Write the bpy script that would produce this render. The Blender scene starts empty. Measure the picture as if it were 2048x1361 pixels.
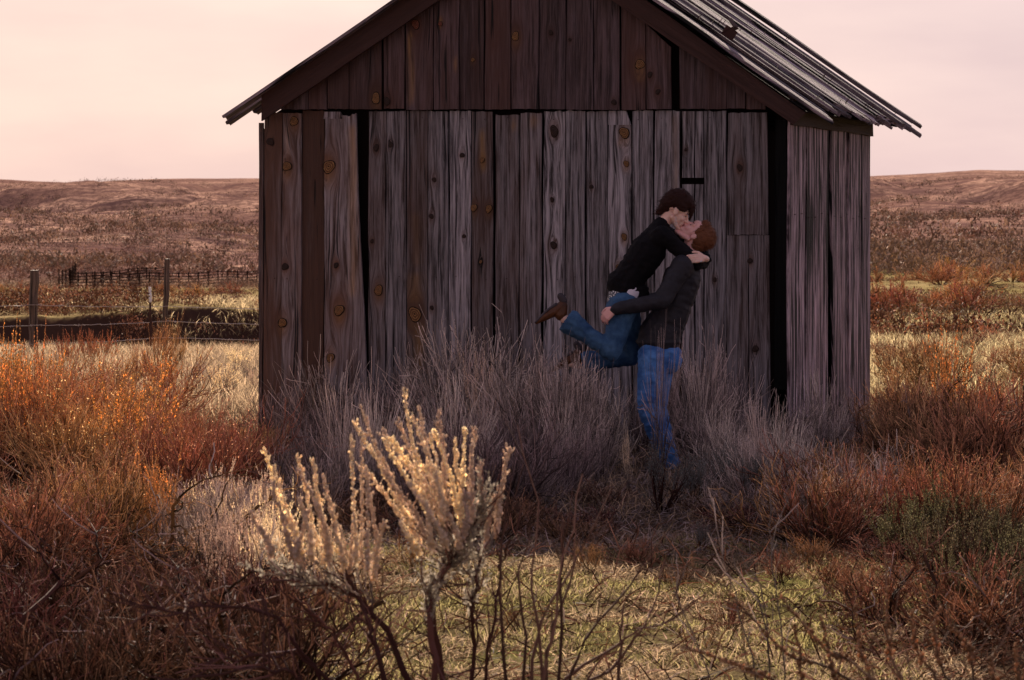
import bpy, bmesh, math, random
import numpy as np
from mathutils import Vector, Matrix
random.seed(7); RNG = np.random.default_rng(7)
C = bpy.context.scene.collection
F = 6552.0; H0 = 1.67; YH = 480.0; CX = 1024.0      # focal length in photo pixels, eye height, horizon row
R = math.radians

# ------------------------------------------------------------------ helpers
def at(px, py, Y):
    return Vector(((px-CX)/F*Y, Y, H0-(py-YH)/F*Y))
def tag(o, label=None, cat=None, group=None, kind=None):
    if label: o['label'] = label
    if cat: o['category'] = cat
    if group: o['group'] = group
    if kind: o['kind'] = kind
    return o
def empty(name, loc, label, cat, group=None):
    o = bpy.data.objects.new(name, None); C.objects.link(o); o.location = loc
    o.empty_display_size = .1
    return tag(o, label, cat, group)
class Acc:
    """collects numpy vert / face blocks (with per-corner uv and per-vertex tone) into one mesh"""
    def __init__(s): s.v=[]; s.f=[]; s.uv=[]; s.tone=[]; s.mi=[]; s.n=0
    def add(s, v, f, uv=None, tone=None, mi=0):
        v = np.asarray(v, float); f = np.asarray(f, int)
        s.v.append(v); s.f.append((f+s.n)); s.n += len(v)
        s.uv.append(np.zeros((len(v),2)) if uv is None else np.asarray(uv,float))
        s.tone.append(np.zeros((len(v),3)) if tone is None else np.asarray(tone,float))
        s.mi.append(np.full(len(f), mi))
    def build(s, name, mats, parent=None, smooth=False, origin=None):
        me = bpy.data.meshes.new(name)
        V = np.concatenate(s.v)
        if origin is not None: V = V-np.asarray(origin)
        nv = len(V); me.vertices.add(nv); me.vertices.foreach_set('co', V.ravel())
        loops = np.concatenate([f.ravel() for f in s.f]); tot = np.concatenate([np.full(len(f), f.shape[1]) for f in s.f])
        me.loops.add(len(loops)); me.loops.foreach_set('vertex_index', loops.astype(np.int32))
        me.polygons.add(len(tot)); st = np.concatenate([[0], np.cumsum(tot)[:-1]])
        me.polygons.foreach_set('loop_start', st.astype(np.int32)); me.polygons.foreach_set('loop_total', tot.astype(np.int32))
        me.polygons.foreach_set('material_index', np.concatenate(s.mi).astype(np.int32))
        me.polygons.foreach_set('use_smooth', np.full(len(tot), smooth))
        UV = np.concatenate(s.uv)[loops]; l = me.uv_layers.new(name='UVMap'); l.data.foreach_set('uv', UV.ravel())
        T = np.concatenate(s.tone); a = me.attributes.new('tone','FLOAT_COLOR','POINT')
        a.data.foreach_set('color', np.concatenate([T, np.ones((nv,1))],1).ravel())
        me.update(calc_edges=True); me.validate()
        for m in (mats if isinstance(mats,(list,tuple)) else [mats]): me.materials.append(m)
        o = bpy.data.objects.new(name, me); C.objects.link(o)
        if parent: o.parent = parent
        return o
def tubes(acc, P, rad, sides=3, uv=None, mi=0):
    """P (N,K,3) polylines, rad (N,K)"""
    P = np.asarray(P,float); rad = np.asarray(rad,float); N,K,_ = P.shape
    T = np.gradient(P, axis=1); T /= np.linalg.norm(T,axis=2,keepdims=True)+1e-9
    ref = np.where(np.abs(T[...,2:3])>.9, np.array([1.,0,0]), np.array([0,0,1.]))
    A = np.cross(T, ref); A /= np.linalg.norm(A,axis=2,keepdims=True)+1e-9
    B = np.cross(T, A)
    an = np.arange(sides)*2*np.pi/sides
    V = P[:,:,None,:] + rad[:,:,None,None]*(np.cos(an)[None,None,:,None]*A[:,:,None,:]+np.sin(an)[None,None,:,None]*B[:,:,None,:])
    idx = np.arange(N*K*sides).reshape(N,K,sides)
    a = idx[:,:-1,:]; b = np.roll(a,-1,axis=2); c = idx[:,1:,:]; d = np.roll(c,-1,axis=2)
    f = np.stack([a,b,d,c],-1).reshape(-1,4)
    if uv is None:
        t = np.broadcast_to(np.linspace(0,1,K)[None,:,None],(N,K,sides)); r = np.broadcast_to(RNG.random(N)[:,None,None],(N,K,sides))
        uv = np.stack([t,r],-1)
    acc.add(V.reshape(-1,3), f, uv.reshape(-1,2), mi=mi)
def box_acc(acc, o, ax, ay, az, mi=0, tone=(0,0,0)):
    """box from corner o spanned by three vectors"""
    o,ax,ay,az = [np.asarray(q,float) for q in (o,ax,ay,az)]
    V = [o+i*ax+j*ay+k*az for k in (0,1) for j in (0,1) for i in (0,1)]
    f = [[0,2,3,1],[4,5,7,6],[0,1,5,4],[2,6,7,3],[0,4,6,2],[1,3,7,5]]
    acc.add(V, f, tone=np.tile(tone,(8,1)), mi=mi, uv=[[np.dot(v-o,ax)/(np.linalg.norm(ax)+1e-6)+tone[2]*7, np.dot(v-o,az)/(np.linalg.norm(az)+1e-6)] for v in V])
def h2(ix, iy, s=0):
    n = (ix.astype(np.int64)*374761393 + iy.astype(np.int64)*668265263 + s*1442695041) & 0x7fffffff
    n = ((n ^ (n>>13))*1274126177) & 0x7fffffff
    return ((n ^ (n>>16)) & 0xffff)/65535.0
def vnoise(x, y, s=0):
    x=np.asarray(x,float); y=np.asarray(y,float)
    ix=np.floor(x); iy=np.floor(y); fx=x-ix; fy=y-iy; fx=fx*fx*(3-2*fx); fy=fy*fy*(3-2*fy)
    a=h2(ix,iy,s); b=h2(ix+1,iy,s); c=h2(ix,iy+1,s); d=h2(ix+1,iy+1,s)
    return (a*(1-fx)+b*fx)*(1-fy)+(c*(1-fx)+d*fx)*fy
def fbm(x,y,s=0,o=4):
    r=0; a=.5
    for k in range(o): r=r+a*(vnoise(x*2**k,y*2**k,s+k)-.5); a*=.5
    return r*2

# ------------------------------------------------------------------ materials
class NT:
    def __init__(s, name):
        s.m = bpy.data.materials.new(name); s.m.use_nodes = True; s.t = s.m.node_tree; s.t.nodes.clear()
        s.out = s.n('ShaderNodeOutputMaterial')
    def n(s, typ, **kw):
        x = s.t.nodes.new(typ)
        for k,v in kw.items():
            if k.startswith('i_'):
                kk = k[2:].replace('_',' '); x.inputs[kk].default_value = v
            else: setattr(x,k,v)
        return x
    def l(s, a, b): s.t.links.new(a,b)
    def noise(s, vec, scale, detail=4, rough=.6, dist=0):
        n = s.n('ShaderNodeTexNoise'); n.inputs['Scale'].default_value=scale; n.inputs['Detail'].default_value=detail
        n.inputs['Roughness'].default_value=rough; n.inputs['Distortion'].default_value=dist
        if vec is not None: s.l(vec, n.inputs['Vector'])
        return n.outputs['Fac']
    def ramp(s, fac, stops, interp='LINEAR'):
        r = s.n('ShaderNodeValToRGB'); r.color_ramp.interpolation = interp; e = r.color_ramp.elements
        while len(e)<len(stops): e.new(.5)
        for k,(p,c) in enumerate(stops):
            e[k].position = p; e[k].color = (c,c,c,1) if isinstance(c,(int,float)) else (*c,1)
        s.l(fac, r.inputs['Fac']); return r.outputs['Color']
    def mix(s, fac, a, b, typ='MIX'):
        m = s.n('ShaderNodeMix', data_type='RGBA', blend_type=typ)
        for sock,val in ((m.inputs[0],fac),(m.inputs[6],a),(m.inputs[7],b)):
            if isinstance(val,(int,float)): sock.default_value = val
            elif isinstance(val,tuple): sock.default_value = (*val,1)
            else: s.l(val, sock)
        return m.outputs[2]
    def math(s, op, a, b=None, c=None):
        m = s.n('ShaderNodeMath', operation=op)
        for k,val in enumerate((a,b,c)):
            if val is None: continue
            if isinstance(val,(int,float)): m.inputs[k].default_value = val
            else: s.l(val, m.inputs[k])
        return m.outputs[0]
    def mapping(s, vec, scale=(1,1,1), loc=(0,0,0)):
        m = s.n('ShaderNodeMapping'); m.inputs['Scale'].default_value = scale; m.inputs['Location'].default_value = loc
        s.l(vec, m.inputs['Vector']); return m.outputs['Vector']
    def bsdf(s, col, rough=.8, spec=.3, bump=None, bdist=.01, bstr=1., trans=0, metal=0):
        b = s.n('ShaderNodeBsdfPrincipled')
        b.inputs['Roughness'].default_value = rough; b.inputs['Specular IOR Level'].default_value = spec; b.inputs['Metallic'].default_value = metal
        if isinstance(col,tuple): b.inputs['Base Color'].default_value = (*col,1)
        else: s.l(col, b.inputs['Base Color'])
        if bump is not None:
            bp = s.n('ShaderNodeBump'); bp.inputs['Distance'].default_value = bdist; bp.inputs['Strength'].default_value = bstr
            s.l(bump, bp.inputs['Height']); s.l(bp.outputs[0], b.inputs['Normal'])
        o = b.outputs[0]
        if trans:
            t = s.n('ShaderNodeBsdfTranslucent')
            if isinstance(col,tuple): t.inputs[0].default_value = (*col,1)
            else: s.l(col, t.inputs[0])
            mx = s.n('ShaderNodeMixShader'); mx.inputs[0].default_value = trans; s.l(o,mx.inputs[1]); s.l(t.outputs[0],mx.inputs[2]); o = mx.outputs[0]
        s.l(o, s.out.inputs['Surface']); return s.m

def wood(name, dark, light, brown, crack=.55, warmth=1.0, ribs=1.0, fu=.62):
    t = NT(name); uv = t.n('ShaderNodeUVMap').outputs[0]
    at_ = t.n('ShaderNodeAttribute', attribute_name='tone'); sep = t.n('ShaderNodeSeparateColor'); t.l(at_.outputs['Color'], sep.inputs[0])
    g1 = t.noise(t.mapping(uv,(60*fu,1.3,1)),1.0,5,.65,.4)        # broad growth streaks
    g2 = t.noise(t.mapping(uv,(170*fu,4,1),(3,7,0)),1.0,4,.7,.2)   # fine fibres
    g3 = t.noise(t.mapping(uv,(7,1.1,1),(9,2,0)),1.0,4,.6,.3)     # weathering patches
    ck = t.noise(t.mapping(uv,(48*fu,.8,1),(31,5,0)),1.0,3,.55,.6)
    crackm = t.ramp(ck, [(.0,1),(crack-.17,1),(crack-.12,0),(1,0)])
    base = t.mix(t.ramp(g1,[(.40,0),(.64,1)]), dark, light)
    base = t.mix(t.math('MULTIPLY', t.ramp(g2,[(.48,0),(.70,1)]), .5), base, tuple(min(1,c*1.7) for c in light))
    bf = t.math('MULTIPLY', t.math('ADD', sep.outputs[0], t.math('SUBTRACT', g3, .5)), warmth)
    base = t.mix(t.ramp(bf,[(.15,0),(.85,1)]), base, t.mix(g1, tuple(c*.45 for c in brown), brown))
    # yellow stain from the knots
    st = t.math('MULTIPLY', sep.outputs[1], t.ramp(g1,[(.35,.25),(.6,1)]))
    base = t.mix(st, base, t.mix(g2,(.16,.075,.02),(.42,.24,.08)))
    val = t.math('ADD', t.math('MULTIPLY', sep.outputs[2], 1.25), .38)   # every board its own tone
    base = t.mix(1.0, base, t.n('ShaderNodeCombineColor').outputs[0], 'MULTIPLY') if False else base
    hsv = t.n('ShaderNodeHueSaturation'); t.l(val, hsv.inputs['Value']); t.l(base, hsv.inputs['Color'])
    col = t.mix(crackm, hsv.outputs[0], tuple(c*.12 for c in dark))
    hgt = t.math('SUBTRACT', t.math('ADD', t.math('MULTIPLY',g1,.7*ribs), t.math('MULTIPLY',g2,.35*ribs)), t.math('MULTIPLY',crackm,1.2))
    return t.bsdf(col, .72, .35, hgt, .014, 1.)
M = {}
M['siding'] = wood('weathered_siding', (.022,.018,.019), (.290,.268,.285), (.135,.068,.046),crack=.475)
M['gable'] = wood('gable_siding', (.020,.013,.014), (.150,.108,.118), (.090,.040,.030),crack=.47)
M['sidewall'] = wood('side_siding', (.028,.017,.021), (.42,.32,.35), (.13,.07,.06), crack=.60, ribs=1.8, fu=.42)
M['roofwood'] = wood('roof_boards', (.030,.020,.024), (.30,.24,.26), (.08,.045,.04), crack=.56, ribs=1.4, fu=.4)
M['rake'] = wood('rake_board', (.022,.011,.010), (.070,.036,.032), (.055,.022,.016), crack=.45)  # tones lowered, deep shade along the rake painted in
M['post'] = wood('post_wood', (.12,.07,.05), (.42,.28,.22), (.22,.12,.07))
M['inside'] = NT('dark_inside').bsdf((.012,.008,.007), .9, .1)  # near-black, paints in the unlit interior
def knotmat(name, a, b):
    t = NT(name); uv = t.n('ShaderNodeUVMap').outputs[0]
    L = t.n('ShaderNodeVectorMath', operation='LENGTH'); t.l(uv, L.inputs[0])
    nz = t.noise(uv, 2.2, 3); r = t.math('ADD', L.outputs['Value'], t.math('MULTIPLY', nz, .35))
    ring = t.math('SINE', t.math('MULTIPLY', r, 22.))
    col = t.mix(t.math('MULTIPLY',t.ramp(ring,[(.1,0),(.9,1)]),t.ramp(t.noise(uv,1.3,4),[(.35,.2),(.65,1)])), a, b)
    ang = t.noise(uv,3.5,5,.7); col = t.mix(t.ramp(ang,[(.36,.9),(.42,0)]), col, (.02,.01,.008))
    col = t.mix(t.ramp(r,[(.22,1),(.34,0),(.98,0),(1.12,1)]), col, (.015,.008,.005))
    return t.bsdf(col,.7,.2)
M['knot_y'] = knotmat('knot_pale', (.12,.055,.022), (.36,.21,.085))
M['knot_d'] = knotmat('knot_dark', (.02,.012,.01), (.075,.045,.035))
M['knot_r'] = knotmat('knot_red', (.10,.03,.02), (.30,.12,.07))

def twig(name, base, tip, rnd=.5, trans=0, rough=.75):
    t = NT(name); uv = t.n('ShaderNodeUVMap').outputs[0]; sx = t.n('ShaderNodeSeparateXYZ'); t.l(uv,sx.inputs[0])
    oi = t.n('ShaderNodeObjectInfo').outputs['Random']
    col = t.mix(t.ramp(sx.outputs[0],[(.0,0),(1,1)]), base, tip)  # young tips paler; darkened bases also paint in shadow
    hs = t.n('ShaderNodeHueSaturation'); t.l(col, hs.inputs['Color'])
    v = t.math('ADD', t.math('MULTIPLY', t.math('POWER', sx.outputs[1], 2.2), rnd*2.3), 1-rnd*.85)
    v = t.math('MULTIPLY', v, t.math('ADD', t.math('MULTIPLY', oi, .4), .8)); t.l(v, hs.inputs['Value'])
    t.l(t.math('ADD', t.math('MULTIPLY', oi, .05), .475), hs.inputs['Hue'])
    return t.bsdf(hs.outputs[0], .9, .08, trans=trans)
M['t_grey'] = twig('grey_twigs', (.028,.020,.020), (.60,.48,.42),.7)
M['t_hill'] = twig('hill_brush', (.10,.060,.050), (.44,.29,.21), .6)  # paler brush colour, distance haze painted in
M['t_tan'] = twig('pale_wands', (.10,.07,.06), (.85,.70,.60), .5)
M['t_shade'] = twig('shaded_twigs', (.022,.015,.015), (.36,.27,.25), .7)  # darker copy of the grey twigs with the shade put into its colour
M['straw_far'] = twig('far_straw', (.13,.075,.045), (.34,.22,.14), .6)
M['t_russet'] = twig('russet_twigs', (.036,.014,.008), (.70,.37,.19))
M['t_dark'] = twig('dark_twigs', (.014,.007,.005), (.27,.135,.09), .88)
M['t_red'] = twig('redbrown_twigs', (.022,.010,.007), (.52,.27,.15), .82)
M['t_pale'] = twig('pale_dead_twigs', (.14,.09,.075), (.52,.40,.36), .5)
M['t_bark'] = twig('sage_bark', (.075,.035,.025), (.22,.13,.10), .5)
M['seed_pale'] = twig('pale_seed', (.86,.70,.54), (.97,.87,.74), .18, .62)
M['seed_orange'] = twig('orange_seed', (.56,.29,.13), (.82,.50,.27), .5, .45)
M['seed_brown'] = twig('brown_seed', (.25,.10,.06), (.45,.24,.15), .6, .4)
M['leaf_sage'] = twig('sage_leaf', (.14,.145,.135), (.30,.31,.29), .5, .2)
M['leaf_olive'] = twig('olive_leaf', (.05,.042,.022), (.17,.145,.08), .7, .25)
M['leaf_pale'] = twig('pale_leaf', (.26,.23,.18), (.48,.42,.34), .4, .35)
M['straw'] = twig('straw', (.22,.15,.085), (.60,.45,.29), .7, .35)
M['lawn'] = twig('lawn_blade', (.09,.070,.030), (.36,.30,.13), .9, .4)
M['wire'] = NT('wire').bsdf((.55,.47,.42),.45,.5,metal=.3)
M['steel'] = NT('steel').bsdf((.028,.018,.015),.95,.0)
M['rust'] = NT('rust').bsdf((.05,.02,.015),.8,.3)

def groundmat():
    t = NT('ground'); geo = t.n('ShaderNodeNewGeometry').outputs['Position']
    n1 = t.noise(geo, 1.1, 8, .7); n2 = t.noise(geo, 9, 6, .7); n3 = t.noise(geo, 45, 4, .75); n4 = t.noise(geo, .18, 5, .6)
    near = t.mix(t.ramp(n1,[(.40,0),(.60,1)]), (.075,.062,.026), (.21,.15,.09))
    near = t.mix(t.ramp(n4,[(.45,0),(.6,1)]), near, (.14,.13,.045))
    near = t.mix(t.ramp(n2,[(.35,.75),(.5,0)]), near, (.055,.035,.022))
    near = t.mix(t.ramp(n3,[(.6,0),(.75,.6)]), near, (.50,.38,.26))
    # hill colours, lightened to carry the warm haze
    f1 = t.noise(t.mapping(geo,(1,1.6,1)), .012, 8, .62); f2 = t.noise(t.mapping(geo,(.8,2.5,1)), .05, 7, .7); f3 = t.noise(t.mapping(geo,(1,1,1)), .35, 5, .8)
    f4 = t.noise(t.mapping(geo,(.25,1.6,1)), .006, 6, .6)
    far = t.mix(t.ramp(f1,[(.42,0),(.58,1)]), (.23,.13,.105), (.54,.33,.245))
    far = t.mix(t.ramp(f4,[(.57,0),(.62,.6)]), far, (.58,.38,.28))
    far = t.mix(t.ramp(f2,[(.42,.85),(.54,0)]), far, (.11,.06,.062))
    far = t.mix(t.ramp(f3,[(.44,.85),(.56,0)]), far, (.105,.058,.052))
    sp = t.n('ShaderNodeSeparateXYZ'); t.l(geo, sp.inputs[0])
    mid = t.mix(t.ramp(t.noise(geo,.09,7,.7),[(.4,0),(.62,1)]), (.22,.185,.07), (.38,.28,.15))
    mid = t.mix(t.ramp(t.noise(geo,.9,6,.75),[(.38,.7),(.54,0)]), mid, (.08,.05,.024))
    def mr(a,b):
        m = t.n('ShaderNodeMapRange'); m.inputs[1].default_value=a; m.inputs[2].default_value=b; t.l(sp.outputs[1], m.inputs[0]); return m.outputs[0]
    col = t.mix(mr(28,60), near, mid); col = t.mix(mr(300,420), col, far)
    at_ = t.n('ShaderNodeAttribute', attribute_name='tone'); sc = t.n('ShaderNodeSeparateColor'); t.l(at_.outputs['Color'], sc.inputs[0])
    col = t.mix(sc.outputs[0], col, t.mix(t.noise(geo,1.2,6,.7),(.035,.018,.013),(.10,.055,.038)))   # raw earth of the cut bank, its face shade painted in
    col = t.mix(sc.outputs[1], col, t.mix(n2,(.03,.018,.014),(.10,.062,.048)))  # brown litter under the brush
    return t.bsdf(col, 1.0, .0, t.math('ADD', n2, n3), .03, .8)
M['ground'] = groundmat()

# ------------------------------------------------------------------ camera, sun, sky
cam = bpy.data.cameras.new('camera'); co = bpy.data.objects.new('camera', cam); C.objects.link(co)
co.location = (0,0,H0); co.rotation_euler = (R(90),0,0)
cam.sensor_width = 36; cam.lens = 36*F/2048; cam.shift_y = -(680.5-YH)/2048; cam.clip_end = 20000; cam.clip_start=.1
cam.dof.use_dof = True; cam.dof.focus_distance = 24.6; cam.dof.aperture_fstop = 13
bpy.context.scene.camera = co
EL, AZ = R(22), R(-4)
S = Vector((math.sin(AZ)*math.cos(EL), math.cos(AZ)*math.cos(EL), math.sin(EL)))
sl = bpy.data.lights.new('sun','SUN'); sl.energy = 5.0; sl.angle = R(.6); sl.color = (1,.84,.67)
so = bpy.data.objects.new('sun', sl); C.objects.link(so); so.rotation_euler = S.to_track_quat('Z','Y').to_euler()
w = bpy.data.worlds.new('World'); bpy.context.scene.world = w; w.use_nodes = True; nt = w.node_tree; nt.nodes.clear()
wo = nt.nodes.new('ShaderNodeOutputWorld'); bg = nt.nodes.new('ShaderNodeBackground'); bg.inputs[1].default_value = .05
sky = nt.nodes.new('ShaderNodeTexSky'); sky.sky_type = 'NISHITA'; sky.sun_disc = False; sky.sun_elevation = EL; sky.sun_rotation = AZ; sky.dust_density = 4
tc = nt.nodes.new('ShaderNodeTexCoord'); sx = nt.nodes.new('ShaderNodeSeparateXYZ'); nt.links.new(tc.outputs['Generated'], sx.inputs[0])
rp = nt.nodes.new('ShaderNodeValToRGB'); nt.links.new(sx.outputs[2], rp.inputs[0])
e = rp.color_ramp.elements
SKYS = [(0,(.67,.505,.46)),(.02,(.64,.49,.46)),(.045,(.585,.46,.45)),(.08,(.57,.455,.455)),(.28,(.30,.25,.285)),(1,(.17,.155,.22))]
while len(e)<len(SKYS): e.new(.5)
for k,(p,c) in enumerate(SKYS): e[k].position=p; e[k].color=(*c,1)
cn = nt.nodes.new('ShaderNodeTexNoise'); cn.inputs['Scale'].default_value = 9; cn.inputs['Detail'].default_value = 5
mp = nt.nodes.new('ShaderNodeMapping'); mp.inputs['Scale'].default_value=(1,1,4); nt.links.new(tc.outputs['Generated'], mp.inputs[0]); nt.links.new(mp.outputs[0], cn.inputs['Vector'])
cr = nt.nodes.new('ShaderNodeValToRGB'); nt.links.new(cn.outputs[0], cr.inputs[0]); cr.color_ramp.elements[0].position=.3; cr.color_ramp.elements[0].color=(.80,.78,.84,1); cr.color_ramp.elements[1].position=.7; cr.color_ramp.elements[1].color=(1.04,1.02,.99,1)
mm = nt.nodes.new('ShaderNodeMix'); mm.data_type='RGBA'; mm.blend_type='MULTIPLY'; mm.inputs[0].default_value=1
nt.links.new(rp.outputs[0], mm.inputs[6]); nt.links.new(cr.outputs[0], mm.inputs[7])
hr_=nt.nodes.new('ShaderNodeMapRange'); hr_.inputs[1].default_value=-.16; hr_.inputs[2].default_value=.16; nt.links.new(sx.outputs[0],hr_.inputs[0])
hm=nt.nodes.new('ShaderNodeMix'); hm.data_type='RGBA'; hm.inputs[6].default_value=(1.03,.99,.99,1); hm.inputs[7].default_value=(.92,.93,1.03,1); nt.links.new(hr_.outputs[0],hm.inputs[0])
mm2=nt.nodes.new('ShaderNodeMix'); mm2.data_type='RGBA'; mm2.blend_type='MULTIPLY'; mm2.inputs[0].default_value=1; nt.links.new(mm.outputs[2],mm2.inputs[6]); nt.links.new(hm.outputs[2],mm2.inputs[7]); mm=mm2
sc10 = nt.nodes.new('ShaderNodeVectorMath'); sc10.operation='SCALE'; sc10.inputs['Scale'].default_value=10.; nt.links.new(mm.outputs[2], sc10.inputs[0])
m2 = nt.nodes.new('ShaderNodeMix'); m2.data_type='RGBA'; m2.inputs[0].default_value=.94
nt.links.new(sky.outputs[0], m2.inputs[6]); nt.links.new(sc10.outputs[0], m2.inputs[7]); nt.links.new(m2.outputs[2], bg.inputs[0]); nt.links.new(bg.outputs[0], wo.inputs[0])
vs = bpy.context.scene.view_settings; vs.view_transform='Standard'; vs.look='None'; vs.exposure=1.5; vs.gamma=1
bpy.context.scene.render.resolution_x=1024; bpy.context.scene.render.resolution_y=680

# ------------------------------------------------------------------ terrain
LY = [-60,0,30,46,56,66,82,100,110.5,114,150,200,350,480,650,1000,1500,1900,2600,2900,4500]
LZ = [0,0,0,0,-.35,-1.1,-2.2,-2.5,-2.5,-.75,-1.1,-1.8,-3.5,-3.1,-2.3,1.67,13.1,24.9,48.5,46,-60]
RYs= [-60,0,40,58,62,66,68.5,110,150,230,400,700,1000,1300,1420,1900,2300,2700,2950,4500]
RZs= [0,0,0,-.05,-.55,-.6,-.0,.0,.07,.27,1.06,4.9,10.8,19.3,20.0,27,41,56.5,54,-50]
def tz(X, Y):
    X=np.asarray(X,float); Y=np.asarray(Y,float)
    px = CX + X/np.maximum(Y,20)*F
    wob = fbm(X*.03+3, Y*.0+1.3, 5, 4)*9*np.clip((Y-40)/40,0,1)
    wob2 = wob + np.clip((400-px)/400,0,1)*9
    zl = np.interp(Y+np.where((Y>50)&(Y<160),wob2,0)*np.clip((160-Y)/30,0,1)*np.clip((Y-50)/10,0,1), LY, LZ); zr = np.interp(Y+np.where((Y>40)&(Y<110),wob*.5,0)*np.clip((110-Y)/30,0,1)*np.clip((Y-40)/10,0,1), RYs, RZs)
    k = np.clip((px-600)/1000,0,1); k = k*k*(3-2*k)
    z = zl*(1-k)+zr*k
    ridge = np.interp(px,[-1500,-500,0,150,300,515,900,1742,1850,1960,2048,2700,4000],[352,366,361,367,359,356,362,354,348,341,342,356,350])
    base = 361*(1-k)+347*k
    z = z + (base-ridge)/F*2650*np.clip((Y-1900)/700,0,1)
    n = fbm(X/170+7, Y/260, 11, 6)*.5 + np.abs(fbm(X/420+2, Y/500+5, 17, 4))*.6
    z = z + n*np.clip((Y-380)/900,0,1)*22*np.clip((2450-Y)/500,.12,1)
    n2 = fbm(X/38+7, Y/60, 31, 5)
    z = z + n2*np.clip((Y-430)/700,0,1)*7.0*np.clip((2450-Y)/400,.1,1)
    n3 = np.maximum(0, fbm(X/95+17, Y/190+3, 41, 3)-.05)
    z = z + n3*np.clip((Y-430)/500,0,1)*17*np.clip((2300-Y)/500,0,1)
    z = z + fbm(X/7, Y/9, 3, 4)*np.clip((Y-30)/60,0,1)*.4*np.clip((600-Y)/300,.0,1)
    z = z + fbm(X*.9, Y*.9, 23, 4)*.05
    return z
us = np.concatenate([np.linspace(-1.3,-.2,50)[:-1], np.linspace(-.2,.2,400), np.linspace(.2,1.3,50)[1:]])
ys = np.concatenate([np.linspace(-45,8,25)[:-1], np.linspace(8,50,130)[:-1], np.linspace(50,125,190)[:-1], np.geomspace(125,4500,380)])
UU, YY = np.meshgrid(us, ys); XX = UU*(YY+60*np.clip((200-YY)/200,0,1))
ZZ = tz(XX,YY)
n_r,n_c = XX.shape; idx = np.arange(n_r*n_c).reshape(n_r,n_c)
gf = np.stack([idx[:-1,:-1],idx[:-1,1:],idx[1:,1:],idx[1:,:-1]],-1).reshape(-1,4)
pxg = CX + XX/np.maximum(YY,20)*F
gz = np.gradient(ZZ,axis=0)/np.gradient(YY,axis=0)
t0 = np.clip((gz-.10)*4,0,1)*(YY<140)*(YY>40)
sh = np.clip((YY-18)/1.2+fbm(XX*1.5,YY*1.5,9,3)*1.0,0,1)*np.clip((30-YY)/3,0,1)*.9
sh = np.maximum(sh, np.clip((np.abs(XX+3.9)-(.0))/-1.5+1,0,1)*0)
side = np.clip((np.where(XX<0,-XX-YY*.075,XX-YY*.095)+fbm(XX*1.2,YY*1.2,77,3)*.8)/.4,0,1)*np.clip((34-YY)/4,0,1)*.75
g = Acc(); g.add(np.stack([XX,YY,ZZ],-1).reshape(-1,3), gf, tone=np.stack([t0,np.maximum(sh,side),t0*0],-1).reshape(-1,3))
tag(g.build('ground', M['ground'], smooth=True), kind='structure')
def gnd(x,y): return float(tz(np.array([x]),np.array([y]))[0])

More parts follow.
